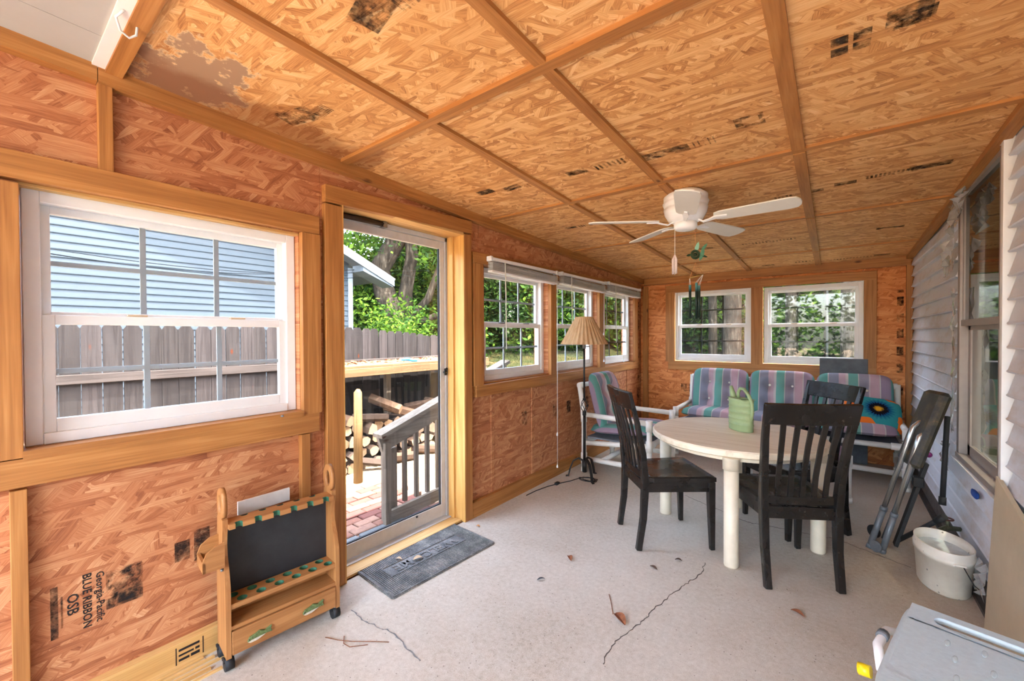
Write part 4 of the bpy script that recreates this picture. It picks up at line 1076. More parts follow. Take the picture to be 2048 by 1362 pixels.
# ---- thin wood strips on the floor by the baseboard
for k in range(5):
    o = B(-.006,.006,-.75,.42,0,.008+.002*(k%2)).build('wood_strip', M_wy_light); o.location = (.012+k*.0145, .14+.03*(k%3), .0); o.rotation_euler = (0,0,radians(-1.2*k+1))
    o.location.x = .016+k*.022
    tag(o, 'thin pale wood strip on the floor, ' + ('closest to the left baseboard','second from the left baseboard','middle one of the five','second from the open floor','outermost beside the rod rack castor')[k], 'wood strip', 'wood strips beside the rod rack')

# ---- door mat
t = thing('door_mat', 'black ribbed rubber welcome mat in front of the storm door', 'door mat', (.118,1.665,0), radians(86.5))
def rubber():
    q = NT('dusty_rubber'); v = q.pos(); n = q.noise(v, 9, 5, .65); n2 = q.noise(v, 140, 3, .7)
    f = q.math('ADD', q.math('MULTIPLY', n, .6), q.math('MULTIPLY', n2, .5)); q.base(q.ramp(f, [(.38,(62,62,62)),(.55,(106,105,103)),(.72,(164,158,150))])); q.rough(.75); return q.m
MR = rubber()
ol = []
for cx_, cy_, a0 in ((.36,.205,0),(-.36,.205,90),(-.36,-.205,180),(.36,-.205,270)):
    for i in range(5): a = radians(a0+i*22.5); ol.append((cx_+.018*cos(a), cy_+.018*sin(a)))
MB().prism(ol, 0, .007).build('mat_base', MR, t)
mb = MB(); k = -.352
while k < .352:
    if -.27 < k < .27:
        for a, b in ((-.205,-.062),(.062,.205)): mb.box(k, k+.0055, a, b, .0065, .0105)
    else: mb.box(k, k+.0055, -.205, .205, .0065, .0105)
    k += .0105
r_ = mb.build('ribs', MR, t); r_['kind'] = 'stuff'
mb = MB()
for a in ((-.372,.372,.211,.219),(-.372,.372,-.219,-.211),(-.374,-.366,-.215,.215),(.366,.374,-.215,.215),(-.27,.27,.052,.057),(-.27,.27,-.057,-.052),(-.275,-.27,-.057,.057),(.27,.275,-.057,.057)): mb.box(*a, .0065, .0115)
mb.build('raised_border', MR, t)
text_mesh('mat_lettering', 'WELCOME', .092, MR, t, Matrix.Translation((0,.002,.009)) @ Matrix.Rotation(pi,4,'Z'), .0025, .002)

# ---- bucket
t = thing('bucket', 'dirty white oval plastic bucket with a wire handle by the siding', 'bucket', (2.545,3.135,0), radians(8))
M_buck = NT('dirty_white_plastic'); q = M_buck; nn_ = q.noise(q.obj(), 9, 5, .6); c_ = q.ramp(nn_, [(.35,(214,206,188)),(.65,(230,224,208))])
sp = q.voro(q.obj(), 22).outputs['Distance']; c_ = q.mix(q.ramp(sp, [(.06,(.9,.9,.9,1)),(.13,(0,0,0,1))]), c_, (112,102,92)); q.base(c_); q.rough(.45); M_buck = q.m
MB().lathe([(.80,0),(.86,.012),(.96,.175),(1.0,.176),(1.01,.205),(.97,.206),(.985,.238),(.955,.240),(.93,.20),(.80,.06),(.001,.058)], 48, sx=.112, sy=.172, capt=False).build('bucket_body', M_buck, t)
MB().lathe([(.93,.188),(.001,.189)], 40, sx=.112, sy=.172, capb=False, capt=False).build('water', plain('cloudy_water', (196,206,208), .12), t)
MB().tube([(.02,-.178,.19),(.05,-.20,.12),(.105,-.215,.07),(.13,-.19,.02)], .0025, 6).build('wire_handle', M_iron, t); MB().cbox((.01,-.176,.19),(.05,.012,.012)).build('handle_lug', M_buck, t)

# ---- folded walker with a padded seat leaning on the siding
t = thing('folded_walker', 'folded aluminium walker with a worn black seat leaning on the siding', 'walker', (2.40,3.45,0))
def W(*p): return tuple(Vector(p)-Vector((2.40,3.45,0)))
d_ = Vector((.235,.07,.80)).normalized(); wv = Vector((-.16,.98,0)); wv = (wv-d_*wv.dot(d_)).normalized(); nv = d_.cross(wv).normalized()
tc = Vector((2.575,3.50,.995))-Vector((2.40,3.45,0))
m = Matrix((wv, d_, nv)).transposed().to_4x4(); m.translation = tc-d_*.235
def seat_mat():
    q = NT('worn_black_vinyl'); v = q.obj(); n = q.noise(v, 14, 5, .65); q.base(q.ramp(n, [(.45,(46,44,40)),(.62,(74,66,48)),(.74,(128,92,52))])); q.rough(.5); return q.m
MB().cbox((0,0,0),(.26,.47,.055),b=.02,m=m).build('seat_pad', seat_mat(), t, bevel=.006)
def leg2(foot, top, bend, nm='leg'):
    f, p, b_ = Vector(W(*foot)), Vector(W(*top)), Vector(W(*bend)); dd = (p-f)
    lo = MB().tube([f, f+dd*.34], .0165, 14).build(nm, M_grey_tube, t)
    MB().tube([f+dd*.33, f+dd*.90, p, p.lerp(b_,.5)+Vector((0,0,.012)), b_], .0135, 14).build('upper_tube', M_alu_br, lo); MB().tube([f+dd*.32, f+dd*.35], .019, 14).build('collar', M_grey_tube, lo); MB().tube([f, f+dd*.03], .019, 14).build('foot_cap', M_grey_tube, lo)
leg2((2.262,3.41,.0),(2.462,3.455,.775),(2.52,3.49,.81)); leg2((2.318,3.375,.0),(2.482,3.385,.735),(2.545,3.42,.765))
MB().tube([W(2.286,3.365,.034),W(2.296,3.375,.034)], .034, 20).build('wheel', M_grey_tube, t); MB().tube([W(2.29,3.60,.04),W(2.30,3.61,.04)], .04, 20).build('wheel', M_black_rub, t)
MB().tube([W(2.345,3.62,.0),W(2.50,3.56,.62)], .014, 12).build('back_leg', M_grey_tube, t)
MB().sweep([W(2.39,3.50,.02),W(2.53,3.54,.55)], .07, .018, (0,1,0)).build('cross_bar', M_iron, t)
MB().tube([W(2.615,3.52,.85),W(2.585,3.43,.38)], .013, 12).build('black_leg', M_black_rub, t); MB().tube([W(2.40,3.50,.05),W(2.575,3.30,.315)], .013, 12).build('black_leg', M_black_rub, t)
MB().tube([W(2.585,3.43,.39),W(2.583,3.424,.345)], .017, 12).build('black_tip', M_black_rub, t); MB().tube([W(2.545,3.335,.27),W(2.575,3.30,.317)], .017, 12).build('black_tip', M_black_rub, t)
MB().ball(W(2.53,3.46,.62), .017).build('purple_knob', plain('purple_plastic', (120,30,96), .3), t)
MB().cbox(W(2.49,3.50,.44),(.05,.05,.06)).build('hinge', M_iron, t)

# ---- beige panel leaning on the siding, near the camera
o = MB(); n = o.add([(x, y, z) for x, d in ((0,0),(.016,0)) for y, z in ((0,0),(-1.3,0),(-1.3,.40),(0,.70))])
for q in ((3,2,1,0),(4,5,6,7),(0,1,5,4),(1,2,6,5),(2,3,7,6),(3,0,4,7)): o.quad([n+i for i in q])
o = o.build('plywood_sheet', M_ply, bevel=.001); o.location = (2.628,2.80,0); o.rotation_euler = (0,radians(2.6),0)
tag(o, 'beige plywood panel leaning against the siding near the shower bench', 'panel')

# ---- plastic shower bench
t = thing('shower_bench', 'pale blue plastic shower bench seat with slotted handles', 'bench', (2.408,1.585,0), radians(-13.5))
M_ice = plain('ice_blue_plastic', (198,212,214), .42, 0, .05, 60, .25)
hw, hl, zt = .185, .262, .452
seat = MB()
seat.holecell(-hw,hw,hl-.10,hl,zt-.018,zt,0,hl-.058,.128,.025,28,slot=True)
seat.holecell(-hw,hw,-hl,-hl+.10,zt-.018,zt,0,-hl+.058,.128,.025,28,slot=True)
dots = [(-.09,.10),(-.02,.12),(.06,.10),(-.07,.03),(.0,.035),(.08,.03),(-.06,-.06),(.04,-.06),(.1,-.10)]
seat.box(-hw,hw,-hl+.10,hl-.10,zt-.018,zt-.004)
seat.build('seat', M_ice, t)
rim = []
for i in range(48):
    a = 2*pi*i/48; c_, s_ = cos(a), sin(a); e = .22
    rim.append(((abs(c_)**e)*(1 if c_ > 0 else -1)*hw, (abs(s_)**e)*(1 if s_ > 0 else -1)*hl, zt-.014))
MB().tube(rim, .012, 8, closed=True).build('rim', M_ice, t)
for x, y in dots: MB().ball((x,y,zt-.0035), .012, 10, 6, .5, 1.6, .12).build('drain_dimple', M_ice, t)
for sx in (-1,1):
    for sy in (-1,1):
        lg = MB().tube([(sx*.15,sy*.17,zt-.03),(sx*.165,sy*.19,.26)], .013, 12).build('leg', M_alu_br, t); MB().tube([(sx*.164,sy*.188,.28),(sx*.18,sy*.215,.02)], .016, 12).build('leg_sleeve', M_grey_tube, lg); MB().lathe([(.026,0),(.022,.03),(.017,.04)], 14, (sx*.181,sy*.217,0)).build('rubber_foot', M_grey_tube, lg)
for sx in (-1,):
    hb = MB().tube([(sx*.20,-.10,zt-.05),(sx*.222,-.02,zt-.03),(sx*.222,.10,zt-.04),(sx*.19,.16,zt-.06)], .012, 10).build('side_bar', M_white_paint, t)
    MB().tube([(sx*.222,-.10,zt-.07),(sx*.25,-.10,zt-.075)], .016, 14).build('yellow_knob', plain('yellow_plastic', (236,204,20), .35), t)
    MB().tube([(sx*.222,.03,zt-.03),(sx*.222,.06,zt-.032)], .015, 10).build('grey_clip', M_grey_tube, hb)

# ---- garden tap, blue rag, wire hook
t = thing('garden_tap', 'weathered garden tap on the siding above the bucket', 'tap', (XR-.01,3.60,.165))
M_brass = plain('verdigris_brass', (108,108,84), .55, .5, .3, 70)
MB().tube([(.0,0,0),(-.06,-.02,0),(-.095,-.05,-.01),(-.10,-.07,-.045)], [.013,.016,.013,.013], 12).build('spout', M_brass, t); MB().tube([(-.055,-.02,.0),(-.06,-.02,.05)], .009, 10).build('stem', M_brass, t)
MB().tube([(-.06+.026*cos(i*pi/8), -.02+.026*sin(i*pi/8), .055) for i in range(16)], .005, 7, closed=True).build('wheel_handle', plain('rusty_red', (112,66,50), .7, .3, .3), t)
o = cushion('blue_rag', .10, .035, .03, None, (XR-.03,3.20,.497), (radians(90),0,radians(90)), [], 3, plain('blue_cloth', (28,66,138), .9)); tag(o, 'small blue rag stuck on the siding under the house window', 'rag')
o = MB().tube([(.43,.275,2.302),(.40,.262,2.29),(.375,.275,2.268),(.365,.297,2.262),(.372,.312,2.275),(.39,.312,2.30)], .0035, 8).build('wire_hook', M_vinyl); tag(o, 'bent white wire hook at the soffit edge', 'hook')
o = MB().ball((0,0,0), .018, 10, 7, 1.3, .7, .5).build('pebble', plain('grey_pebble', (120,124,126), .8, 0, .2, 60, .2)); o.location = (-.012,.885,.962); tag(o, 'small grey stone on the ledge of the large left window', 'stone')

# ---- dry leaves and litter on the floor
M_leaf = plain('dry_leaf', (140,82,48), .8, 0, .3, 60); M_leafp = plain('pale_leaf', (206,178,142), .8, 0, .15, 60)
def dleaf(x, y, L, w, rz, mat, label, z=.002, curl=.25):
    mb = MB(); P = []
    for i in range(7):
        u = i/6; ww = w*sin(pi*min(1,u*.92+.06))**.8
        for s in (-1,0,1): P.append((L*(u-.5), s*ww/2, z+curl*abs(s)*ww*.5+.006*sin(u*3)))
    mb.add(P)
    for i in range(6):
        for k in (0,1): a = i*3+k; mb.quad([a,a+3,a+4,a+1])
    o = mb.build('dry_leaf', mat); o.location = (x,y,0); o.rotation_euler = (0,0,rz); o.modifiers.new('s','SOLIDIFY').thickness = .0008
    return tag(o, label, 'leaf', 'dry leaves on the concrete')
dleaf(1.292,1.835,.085,.045,-.6,M_leaf,'largest brown curled leaf in the middle of the floor',.004,.6)
dleaf(.838,2.158,.06,.03,-.8,M_leaf,'brown leaf between the door mat and the left chair',.004,.6)
dleaf(.126,1.594,.055,.032,1.2,M_leafp,'pale dry leaf lying on the lettering of the door mat',.013,.4)
dleaf(.04,1.52,.04,.02,.5,M_leafp,'small pale leaf on the door mat near the threshold',.013,.4)
dleaf(.117,2.132,.03,.018,.3,plain('orange_leaf',(206,140,74),.8),'small orange leaf beside the right door post',.004,.4)
dleaf(1.949,2.391,.06,.028,-.4,M_leaf,'brown leaf in front of the chair seen from behind',.004,.5)
dleaf(.819,1.876,.045,.014,.9,plain('dark_leaf',(64,62,64),.8),'dark grey narrow leaf on the middle of the floor',.004,.4)
dleaf(1.36,2.53,.04,.02,.2,plain('umber_leaf',(74,50,36),.8),'small dark leaf beside the front leg of the left chair',.004,.4)
dleaf(1.27,2.36,.05,.02,-.3,plain('umber_leaf2',(86,60,44),.8),'narrow brown leaf below the left chair seat',.004,.4)
def needles(pts, label):
    o = MB().tube([(x,y,.003) for x,y in pts], .0016, 5).build('pine_needle', M_brown); return tag(o, label, 'pine needle', 'pine needles on the floor')
needles([(.30,.93),(.36,.955),(.42,.99),(.50,1.05),(.55,1.085)], 'long brown pine needle curving in front of the rod rack')
needles([(.36,.985),(.40,.96),(.44,.965),(.49,1.02)], 'short bent pine needle beside the rod rack')
needles([(1.17,1.98),(1.21,1.92),(1.25,1.85)], 'pine needle touching the largest brown leaf')
# ================================================================== the yard outside
GZ = -.38
def ground_mat():
    t = NT('yard_ground'); v = t.pos(); P = t.sep(v)
    n = t.noise(v, 1.3, 5, .6); n2 = t.noise(v, 30, 4, .7); n3 = t.noise(v, 160, 2, .6)
    grass = t.ramp(t.math('ADD', t.math('MULTIPLY', n2, .6), t.math('MULTIPLY', n3, .4)), [(.3,(20,26,8)),(.5,(36,40,15)),(.7,(58,56,28))])
    grass = t.mix(t.ramp(n, [(.5,(0,0,0,1)),(.7,(.7,.7,.7,1))]), grass, (80,64,38))
    dirt = t.ramp(t.math('ADD', t.math('MULTIPLY', n2, .6), t.math('MULTIPLY', n3, .45)), [(.36,(90,72,52)),(.52,(142,121,96)),(.68,(174,155,128))])
    m = t.math('MULTIPLY', t.math('GREATER_THAN', t.math('ADD', P[0], t.math('MULTIPLY', n, 1.0)), -3.6), t.math('LESS_THAN', t.math('ADD', P[1], n), 5.9))
    t.base(t.mix(m, grass, dirt)); t.rough(.95); t.p.inputs['Specular IOR Level'].default_value = .1
    t.bump(n2, .6, .03); return t.m
def sstep(t): t = max(0, min(1, t)); return t*t*(3-2*t)
def gh(x, y):
    '''height of the yard: flat by the house, rising into the woods at the back'''
    d = math.hypot(x-1.0, y-2.5)
    return GZ + 1.25*sstep((d-5.5)/11)*sstep((y-5.6)/3.0)
mb = MB(); gx = [-70,-50,-35]+[-28+.8*i for i in range(56)]+[20,30,45,60]; gy = [-50,-30,-15,-5,2]+[5.6+.8*i for i in range(34)]+[36,50,80]
for y in gy:
    for x in gx: mb.v.append((x, y, gh(x,y)))
for j in range(len(gy)-1):
    for i in range(len(gx)-1): k = j*len(gx)+i; mb.quad([k, k+1, k+len(gx)+1, k+len(gx)], True)
g = mb.build('ground', ground_mat()); g['kind'] = 'structure'; g['label'] = 'yard ground of bare dirt and patchy lawn'; g['category'] = 'ground'

# patio bricks
patio = struct(B(-1.78,-.30,.9,2.62,GZ-.02,-.235).build('patio', plain('patio_bed', (120,96,78), .95, 0, .3, 30)), 'brick patio outside the storm door', 'patio')
M_br = [plain('brick_%d' % i, c, .9, 0, .22, 40, .4) for i, c in enumerate(((98,52,38),(110,70,52),(88,46,34),(120,86,68),(104,64,46)))]
brk = [MB().cbox((0,0,0),(.095,.196,.05),b=.006).build('brick', m_, patio) for m_ in M_br]
rnd = random.Random(11); first = [True]*5
x = -1.72; row = 0
while x < -.55:
    y = .95 + (row % 2)*.10
    while y < 2.55:
        k = rnd.randrange(5); o = brk[k] if first[k] else share(brk[k], 'brick', patio)
        first[k] = False; o.location = (x, y+.1, -.225+rnd.uniform(-.005,.005)); o.rotation_euler = (rnd.uniform(-.02,.02),rnd.uniform(-.02,.02),rnd.uniform(-.02,.02))
        y += .206
    x += .104; row += 1
M_slab = plain('grey_paver', (92,92,90), .9, 0, .15, 60, .3)
for y in (1.15,1.56,1.97): MB().cbox((-.62,y,-.205),(.36,.39,.05),b=.006).build('paver', M_slab, patio)
st = tag(empty('door_step', (-.30,1.66,0)), 'weathered plank step outside the storm door', 'step')
MB().cbox((.03,0,-.05),(.14,1.5,.035)).build('tread', M_deck, st); MB().cbox((-.06,0,-.14),(.035,1.5,.15)).build('riser', M_deck, st)
for y in (-.7,.7): MB().cbox((.02,y,-.15),(.10,.09,.18)).build('support', M_deckz, st)

# deck railing
t = thing('deck_railing', 'weathered wooden stair railing outside the storm door', 'railing', (-.80,2.0,0))
rz = lambda y: .47+.31*y
MB().sweep([(0,-.03,rz(-.03)),(0,1.6,rz(1.6))], .13, .035, (0,-.30,.95)).build('side_board', M_deck, t)
MB().sweep([(.0,-.05,rz(-.05)+.085),(.0,1.6,rz(1.6)+.085)], .12, .034, (1,0,0)).build('hand_rail', M_deck, t)
MB().sweep([(.01,.03,-.145),(.01,1.6,-.06)], .105, .035, (0,0,1)).build('bottom_rail', M_deck, t)
MB().cbox((.03,.015,.14),(.045,.055,.68)).build('end_post', M_deckz, t); MB().cbox((-.06,.10,.10),(.09,.10,.62)).build('post', M_deckz, t)
for k in range(11): y = .24+k*.125; MB().cbox((-.035,y,(rz(y)-.1)/2+.0),(.036,.036,rz(y)+.06)).build('baluster', M_deckz, t)

# wood fence of dog-eared pickets
t = thing('wood_fence', 'weathered grey wooden fence of dog-eared pickets beyond the windows', 'fence', (-3.3,0,GZ))
def picket_mat(i): return weathered('picket_%d' % i, ((31,27,26),(35,31,30),(28,25,24))[i], ((47,43,41),(53,48,46),(43,39,37))[i])
PM = [picket_mat(i) for i in range(3)]
pk = [MB().prism([(-.067,0),(.067,0),(.067,1.80),(.038,1.845),(-.038,1.845),(-.067,1.80)], -.009, .009, Matrix(((0,0,1,0),(1,0,0,0),(0,1,0,0),(0,0,0,1)))).build('picket', m_, t) for m_ in PM]
ff = [True]*3; y = -1.2; rnd = random.Random(3)
while y < 5.15:
    k = rnd.randrange(3); o = pk[k] if ff[k] else share(pk[k], 'picket', t); ff[k] = False
    h = 1.0 if y < 3.4 else 1-.05*(y-3.4)
    if y > 4.95: h *= .8
    o.location = (rnd.uniform(-.004,.004), y, 0); o.scale = (1,1,h+rnd.uniform(-.008,.008)); o.rotation_euler = (rnd.uniform(-.006,.006),0,0)
    y += .1415
for zz in (.35, 1.345): MB().cbox((.030,1.9,zz),(.038,6.3,.085)).build('rail', M_rail, t)
for yy in (-.4, 2.0, 4.4): MB().cbox((-.055,yy,.85),(.09,.09,1.7)).build('fence_post', M_deckz, t)
o = B(-7.0,-3.32,5.2,5.22,GZ,1.30); t2 = thing('wood_fence', 'darker side fence running back from the picket fence', 'fence', (-3.4,5.2,GZ))
for k in range(24):
    o = share(pk[2], 'picket', t2, (-.07-.145*k,0,0), (0,0,pi/2), (1,1,.93))

# shelf along the fence with its stake
t = thing('outdoor_shelf', 'rough plank shelf built against the fence', 'shelf', (-2.8,3.75,0))
MB().cbox((.34,0,.90),(.04,2.9,.10)).build('front_beam', M_shelfw, t)
for k, (x, w) in enumerate(((.25,.19),(.05,.19),(-.15,.19),(-.34,.17))): MB().cbox((x,0,.965),(w,2.9,.03)).build('plank', M_shelfw, t)
for yy in (-1.35,0,1.35): MB().cbox((-.40,yy,.28),(.08,.08,1.32)).build('shelf_post', M_deckz, t)
for yy in (-1.38,1.38): MB().cbox((.30,yy,.25),(.08,.08,1.26)).build('shelf_post', M_deckz, t)
rnd = random.Random(21); mb = MB()
for k in range(260):
    x, y = rnd.uniform(-.40,.20), rnd.uniform(-1.4,1.4); a = rnd.uniform(0,6.3); s_ = rnd.uniform(.015,.04)
    n = mb.add([(x+s_*cos(a),y+s_*sin(a),.984+rnd.uniform(0,.02)),(x-s_*.4*sin(a),y+s_*.4*cos(a),.984+rnd.uniform(0,.02)),(x-s_*cos(a),y-s_*sin(a),.984),(x+s_*.4*sin(a),y-s_*.4*cos(a),.99)]); mb.quad([n,n+1,n+2,n+3])
o = mb.build('leaf_litter', M_brown); o.location = (-2.8,3.75,0); tag(o, 'brown leaf litter scattered on the outdoor shelf', 'leaves', None, 'stuff')
t = thing('spray_gun', 'blue plastic hose nozzle lying on the outdoor shelf', 'hose nozzle', (-2.56,3.62,.985), radians(70))
M_blue = plain('blue_plastic', (44,132,198), .4)
MB().tube([(-.09,0,.03),(.0,0,.035),(.06,0,.03)], [.014,.022,.018], 10).build('barrel', M_blue, t); MB().tube([(.02,0,.03),(.07,-.03,.02),(.13,-.05,.015)], [.018,.02,.014], 10).build('grip', M_blue, t); MB().tube([(-.10,0,.03),(-.085,0,.03)], .016, 10).build('nozzle_tip', M_pvc, t)
o = MB().tube([(0,0,GZ),(.004,.004,.3),(0,.006,.68),(.0,.012,.72)], [.052,.050,.046,.018], 14).build('wooden_stake', M_post); o.location = (-2.33,2.72,0); tag(o, 'pale upright wooden stake in front of the woodpile', 'stake')
o = MB().tube([(-2.05,2.38,-.30),(-2.06,2.36,.10),(-2.07,2.38,.28),(-2.12,2.42,.36),(-2.2,2.46,.30),(-2.22,2.46,.10)], .022, 10).build('hose', plain('grey_hose', (150,142,132), .6)); tag(o, 'grey hose looped beside the wooden stake', 'hose')

# firewood
M_bark = [plain('bark_%d' % i, c, .95, 0, .35, 30, .6) for i, c in enumerate(((64,46,32),(84,62,44),(52,38,28)))]
M_cut = [plain('cut_%d' % i, c, .9, 0, .2, 40, .2) for i, c in enumerate(((150,124,96),(132,104,78),(116,96,78)))]
def logmesh(seed):
    rnd = random.Random(seed); n = rnd.choice((5,6,7,8)); mb = MB(); L = rnd.uniform(.38,.46); r0 = rnd.uniform(.055,.085)
    pr = [r0*rnd.uniform(.72,1.12) for _ in range(n)]
    rings = []
    for s in (-.5,-.2,.2,.5): rings.append(mb.add([(s*L, pr[k]*cos(2*pi*k/n)*rnd.uniform(.95,1.05), pr[k]*sin(2*pi*k/n)*rnd.uniform(.95,1.05)) for k in range(n)]))
    for a, b in zip(rings, rings[1:]):
        for k in range(n): mb.quad([a+k, a+(k+1)%n, b+(k+1)%n, b+k][::-1])
    mb.cur = 1; mb.quad([rings[0]+k for k in range(n)]); mb.quad([rings[-1]+k for k in range(n-1,-1,-1)])
    return mb
LP = []
for i in range(6):
    o = logmesh(50+i).build('firewood_log', [M_bark[i%3], M_cut[i%3]]); tag(o, 'split log in the woodpile under the outdoor shelf', 'log', 'firewood pile under the shelf'); LP.append(o)
rnd = random.Random(9); used = set()
def put(x, y, z, rot):
    k = rnd.randrange(6); o = LP[k]
    if k in used: o = o.copy(); COL.objects.link(o)
    used.add(k); o.location = (x,y,z); o.rotation_euler = rot
for rowi, (z, y0, y1) in enumerate(((GZ+.075,2.5,5.0),(GZ+.22,2.5,4.95),(GZ+.365,2.55,4.9),(GZ+.51,2.6,4.8))):
    y = y0
    while y < y1:
        put(-2.86+rnd.uniform(-.07,.05)-.02*rowi, y+.06, z+rnd.uniform(-.012,.012), (rnd.uniform(0,6.3), rnd.uniform(-.1,.1), rnd.uniform(-.16,.16))); y += .158
for x, y, z, ry, rz_ in ((-2.75,3.62,.30,.30,.9),(-2.72,3.15,.28,.1,1.3),(-2.85,4.05,.29,-.1,1.2),(-2.72,3.38,.42,.35,.6),(-2.8,4.40,.30,.1,.4),(-2.9,2.80,.29,.1,.2),(-2.62,3.05,-.26,.2,1.0),(-2.58,3.5,-.30,.1,1.4),(-2.6,4.0,-.30,.1,.9)):
    put(x, y, z, (rnd.uniform(0,6.3), ry, rz_))

# neighbour house
t = thing('neighbour_house', 'pale grey siding house with a white eave beyond the fence', 'house', (-5.7,0,GZ))
H0 = 0
base = B(-3.0,-.02,-6,4.69,0,3.1); base.build('house_body', M_outer, t)
pkp = None; z = .1
M_sd = M_siding_n
while z < 3.75:
    mb = MB(); yc = 4.62 if z < 3.2 else 4.62-(z-3.2)/.45
    for pr in ([(0,z),(.016,z),(.018,z+.01),(.004,z+.1016),(0,z+.1016)],):
        k = len(pr); n = mb.add([(x,-6,zz) for x,zz in pr]+[(x,yc,zz) for x,zz in pr])
        for i in range(k): j = (i+1)%k; mb.quad([n+i,n+j,n+k+j,n+k+i])
        mb.quad([n+k+i for i in range(k)])
    mb.build('siding_plank', M_sd, t); z += .1016
M_nv = plain('neighbour_trim', (112,117,122), .7, 0, .05, 8, 0, .1)
B(-.02,.03,4.60,4.70,0,3.1).build('corner_board', M_nv, t)
M_roof = plain('grey_shingle', (96,94,92), .9, 0, .2, 30)
rk = lambda y: 3.42-GZ+.36-(y-3.6)*.45-.42
def rake(x0,x1,d0,d1,y0,y1,name,mat):
    mb = MB(); n = mb.add([(x,y,rk(y)-d) for x in (x0,x1) for y, d in ((y0,d1),(y1,d1),(y1,d0),(y0,d0))])
    for q in ((3,2,1,0),(4,5,6,7),(0,1,5,4),(1,2,6,5),(2,3,7,6),(3,0,4,7)): mb.quad([n+i for i in q])
    return mb.build(name, mat, t)
rake(-3,.42,-.03,.0,-2,5.45,'roof_slope',M_roof); rake(.38,.42,0,.14,-2,5.43,'rake_board',M_nv); rake(0,.38,.06,.09,-2,5.40,'rake_soffit',M_nv)
mb = MB(); n = mb.add([(x,y,z) for x in (0,.38) for y,z in ((4.72,3.02),(5.42,rk(5.42)-.16),(5.42,rk(5.42)-.03),(4.72,rk(4.72)-.06))])
for q in ((3,2,1,0),(4,5,6,7),(0,1,5,4),(1,2,6,5),(2,3,7,6),(3,0,4,7)): mb.quad([n+i for i in q])
mb.build('eave_return', M_nv, t)
M_cable = plain('dark_cable', (26,30,34), .8, 0, .1, 20, 0, .05)
for k, (za, zb, sag) in enumerate(((2.62,2.60,.24),(2.58,2.66,.30),(2.55,2.50,.22))):
    o = MB().tube([(-5.45,-1+5.6*i/16, za+(zb-za)*i/16-sag*(1-(i/8-1)**2)) for i in range(17)], .006, 6).build('utility_cable', M_cable)
    tag(o, ['upper sagging grey cable along the neighbouring siding','lowest sagging grey cable along the neighbouring siding','middle grey cable along the neighbouring siding'][k], 'cable', 'cables in front of the siding')

# small shed far behind
t = thing('garden_shed', 'small teal garden shed under the trees', 'shed', (-15.5,14.1,gh(-15.5,14.1)-.3), radians(10))
B(-1.2,1.2,-1.5,1.5,0,2.1).build('shed_wall', plain('teal_paint', (88,126,128), .7), t)
MB().prism([(-1.75,2.05),(1.75,2.05),(0,2.75)], -1.4, 1.5, Matrix(((0,0,1,0),(1,0,0,0),(0,1,0,0),(0,0,0,1)))).build('shed_roof', plain('tan_shingle', (160,138,112), .9), t)
for yy in (-.7,.5): B(1.2,1.23,yy,yy+.6,.8,1.6).build('shed_window', plain('pale_pane', (196,214,222), .2), t)
t = thing('clothesline_post', 'white post with a cross bar seen through the right back window', 'post', (1.93,14.6,gh(1.93,14.6)-.4))
M_pole = plain('chalky_pole', (70,70,66), .8, 0, .1, 20, 0, .1)
MB().tube([(0,0,0),(0,0,3.0)], .03, 12).build('pole', M_pole, t); MB().tube([(0,0,1.93),(.55,.05,1.93)], .02, 10).build('cross_bar', M_pole, t)

# ---- trees
def leafmat(name, c0, c1, c2):
    t = NT(name); g = t.node('NewGeometry'); c = t.ramp(g.outputs['Random Per Island'], [(0,c0),(.5,c1),(1,c2)])
    t.base(c); t.rough(.7); t.p.inputs['Specular IOR Level'].default_value = .12
    tr = t.node('BsdfTranslucent'); t.link(c, tr.inputs[0]); mx = t.node('MixShader'); mx.inputs[0].default_value = .42
    t.link(t.p.outputs[0], mx.inputs[1]); t.link(tr.outputs[0], mx.inputs[2]); t.link(mx.outputs[0], t.out.inputs[0]); return t.m
M_lf = leafmat('leaves', (16,34,8), (36,60,14), (74,98,28)); M_lf2 = leafmat('leaves_bright', (24,48,8), (52,80,16), (96,118,34)); M_lf3 = leafmat('leaves_dark', (12,28,8), (28,48,14), (56,80,28))
def trunkmat():
    t = NT('tree_bark'); v = t.obj(); n = t.noise(t.mapping(v,(0,0,0),(5,5,1.2)), 2.2, 6, .7); t.base(t.ramp(n, [(.35,(26,22,17)),(.55,(52,45,37)),(.7,(90,80,68))])); t.rough(.95); t.p.inputs['Specular IOR Level'].default_value = .05; t.bump(n, .8, .06); return t.m
M_trunk = trunkmat()
def foliage(blobs, per, size, seed):
    rnd = random.Random(seed); mb = MB()
    for (bx,by,bz,br) in blobs:
        for _ in range(int(per*br*br)):
            while True:
                d = Vector((rnd.uniform(-1,1),rnd.uniform(-1,1),rnd.uniform(-1,1)))
                if .001 < d.length <= 1: break
            d = d.normalized()*d.length**.45
            p = Vector((bx,by,bz))+d*br*Vector((1,1,.8)).length/1.62
            a = Vector((rnd.gauss(0,1),rnd.gauss(0,1),rnd.gauss(0,.7))).normalized(); b = a.cross(Vector((rnd.gauss(0,1),rnd.gauss(0,1),rnd.gauss(0,1)))).normalized()
            s = size*rnd.uniform(.6,1.3)
            n = mb.add([p-a*s, p+b*s*.45, p+a*s, p-b*s*.45]); mb.quad([n,n+1,n+2,n+3])
    return mb
def tree(name, label, cat, loc, trunk, blobs, per, size, mat, seed, group=None):
    t = thing(name, label, cat, loc, 0, group)
    for pts, rr in trunk: MB().tube(pts, rr, 12).build('trunk' if rr[0] > .1 else 'branch', M_trunk, t)
    foliage(blobs, per, size, seed).build('foliage', mat, t); return t
rb = random.Random(77)
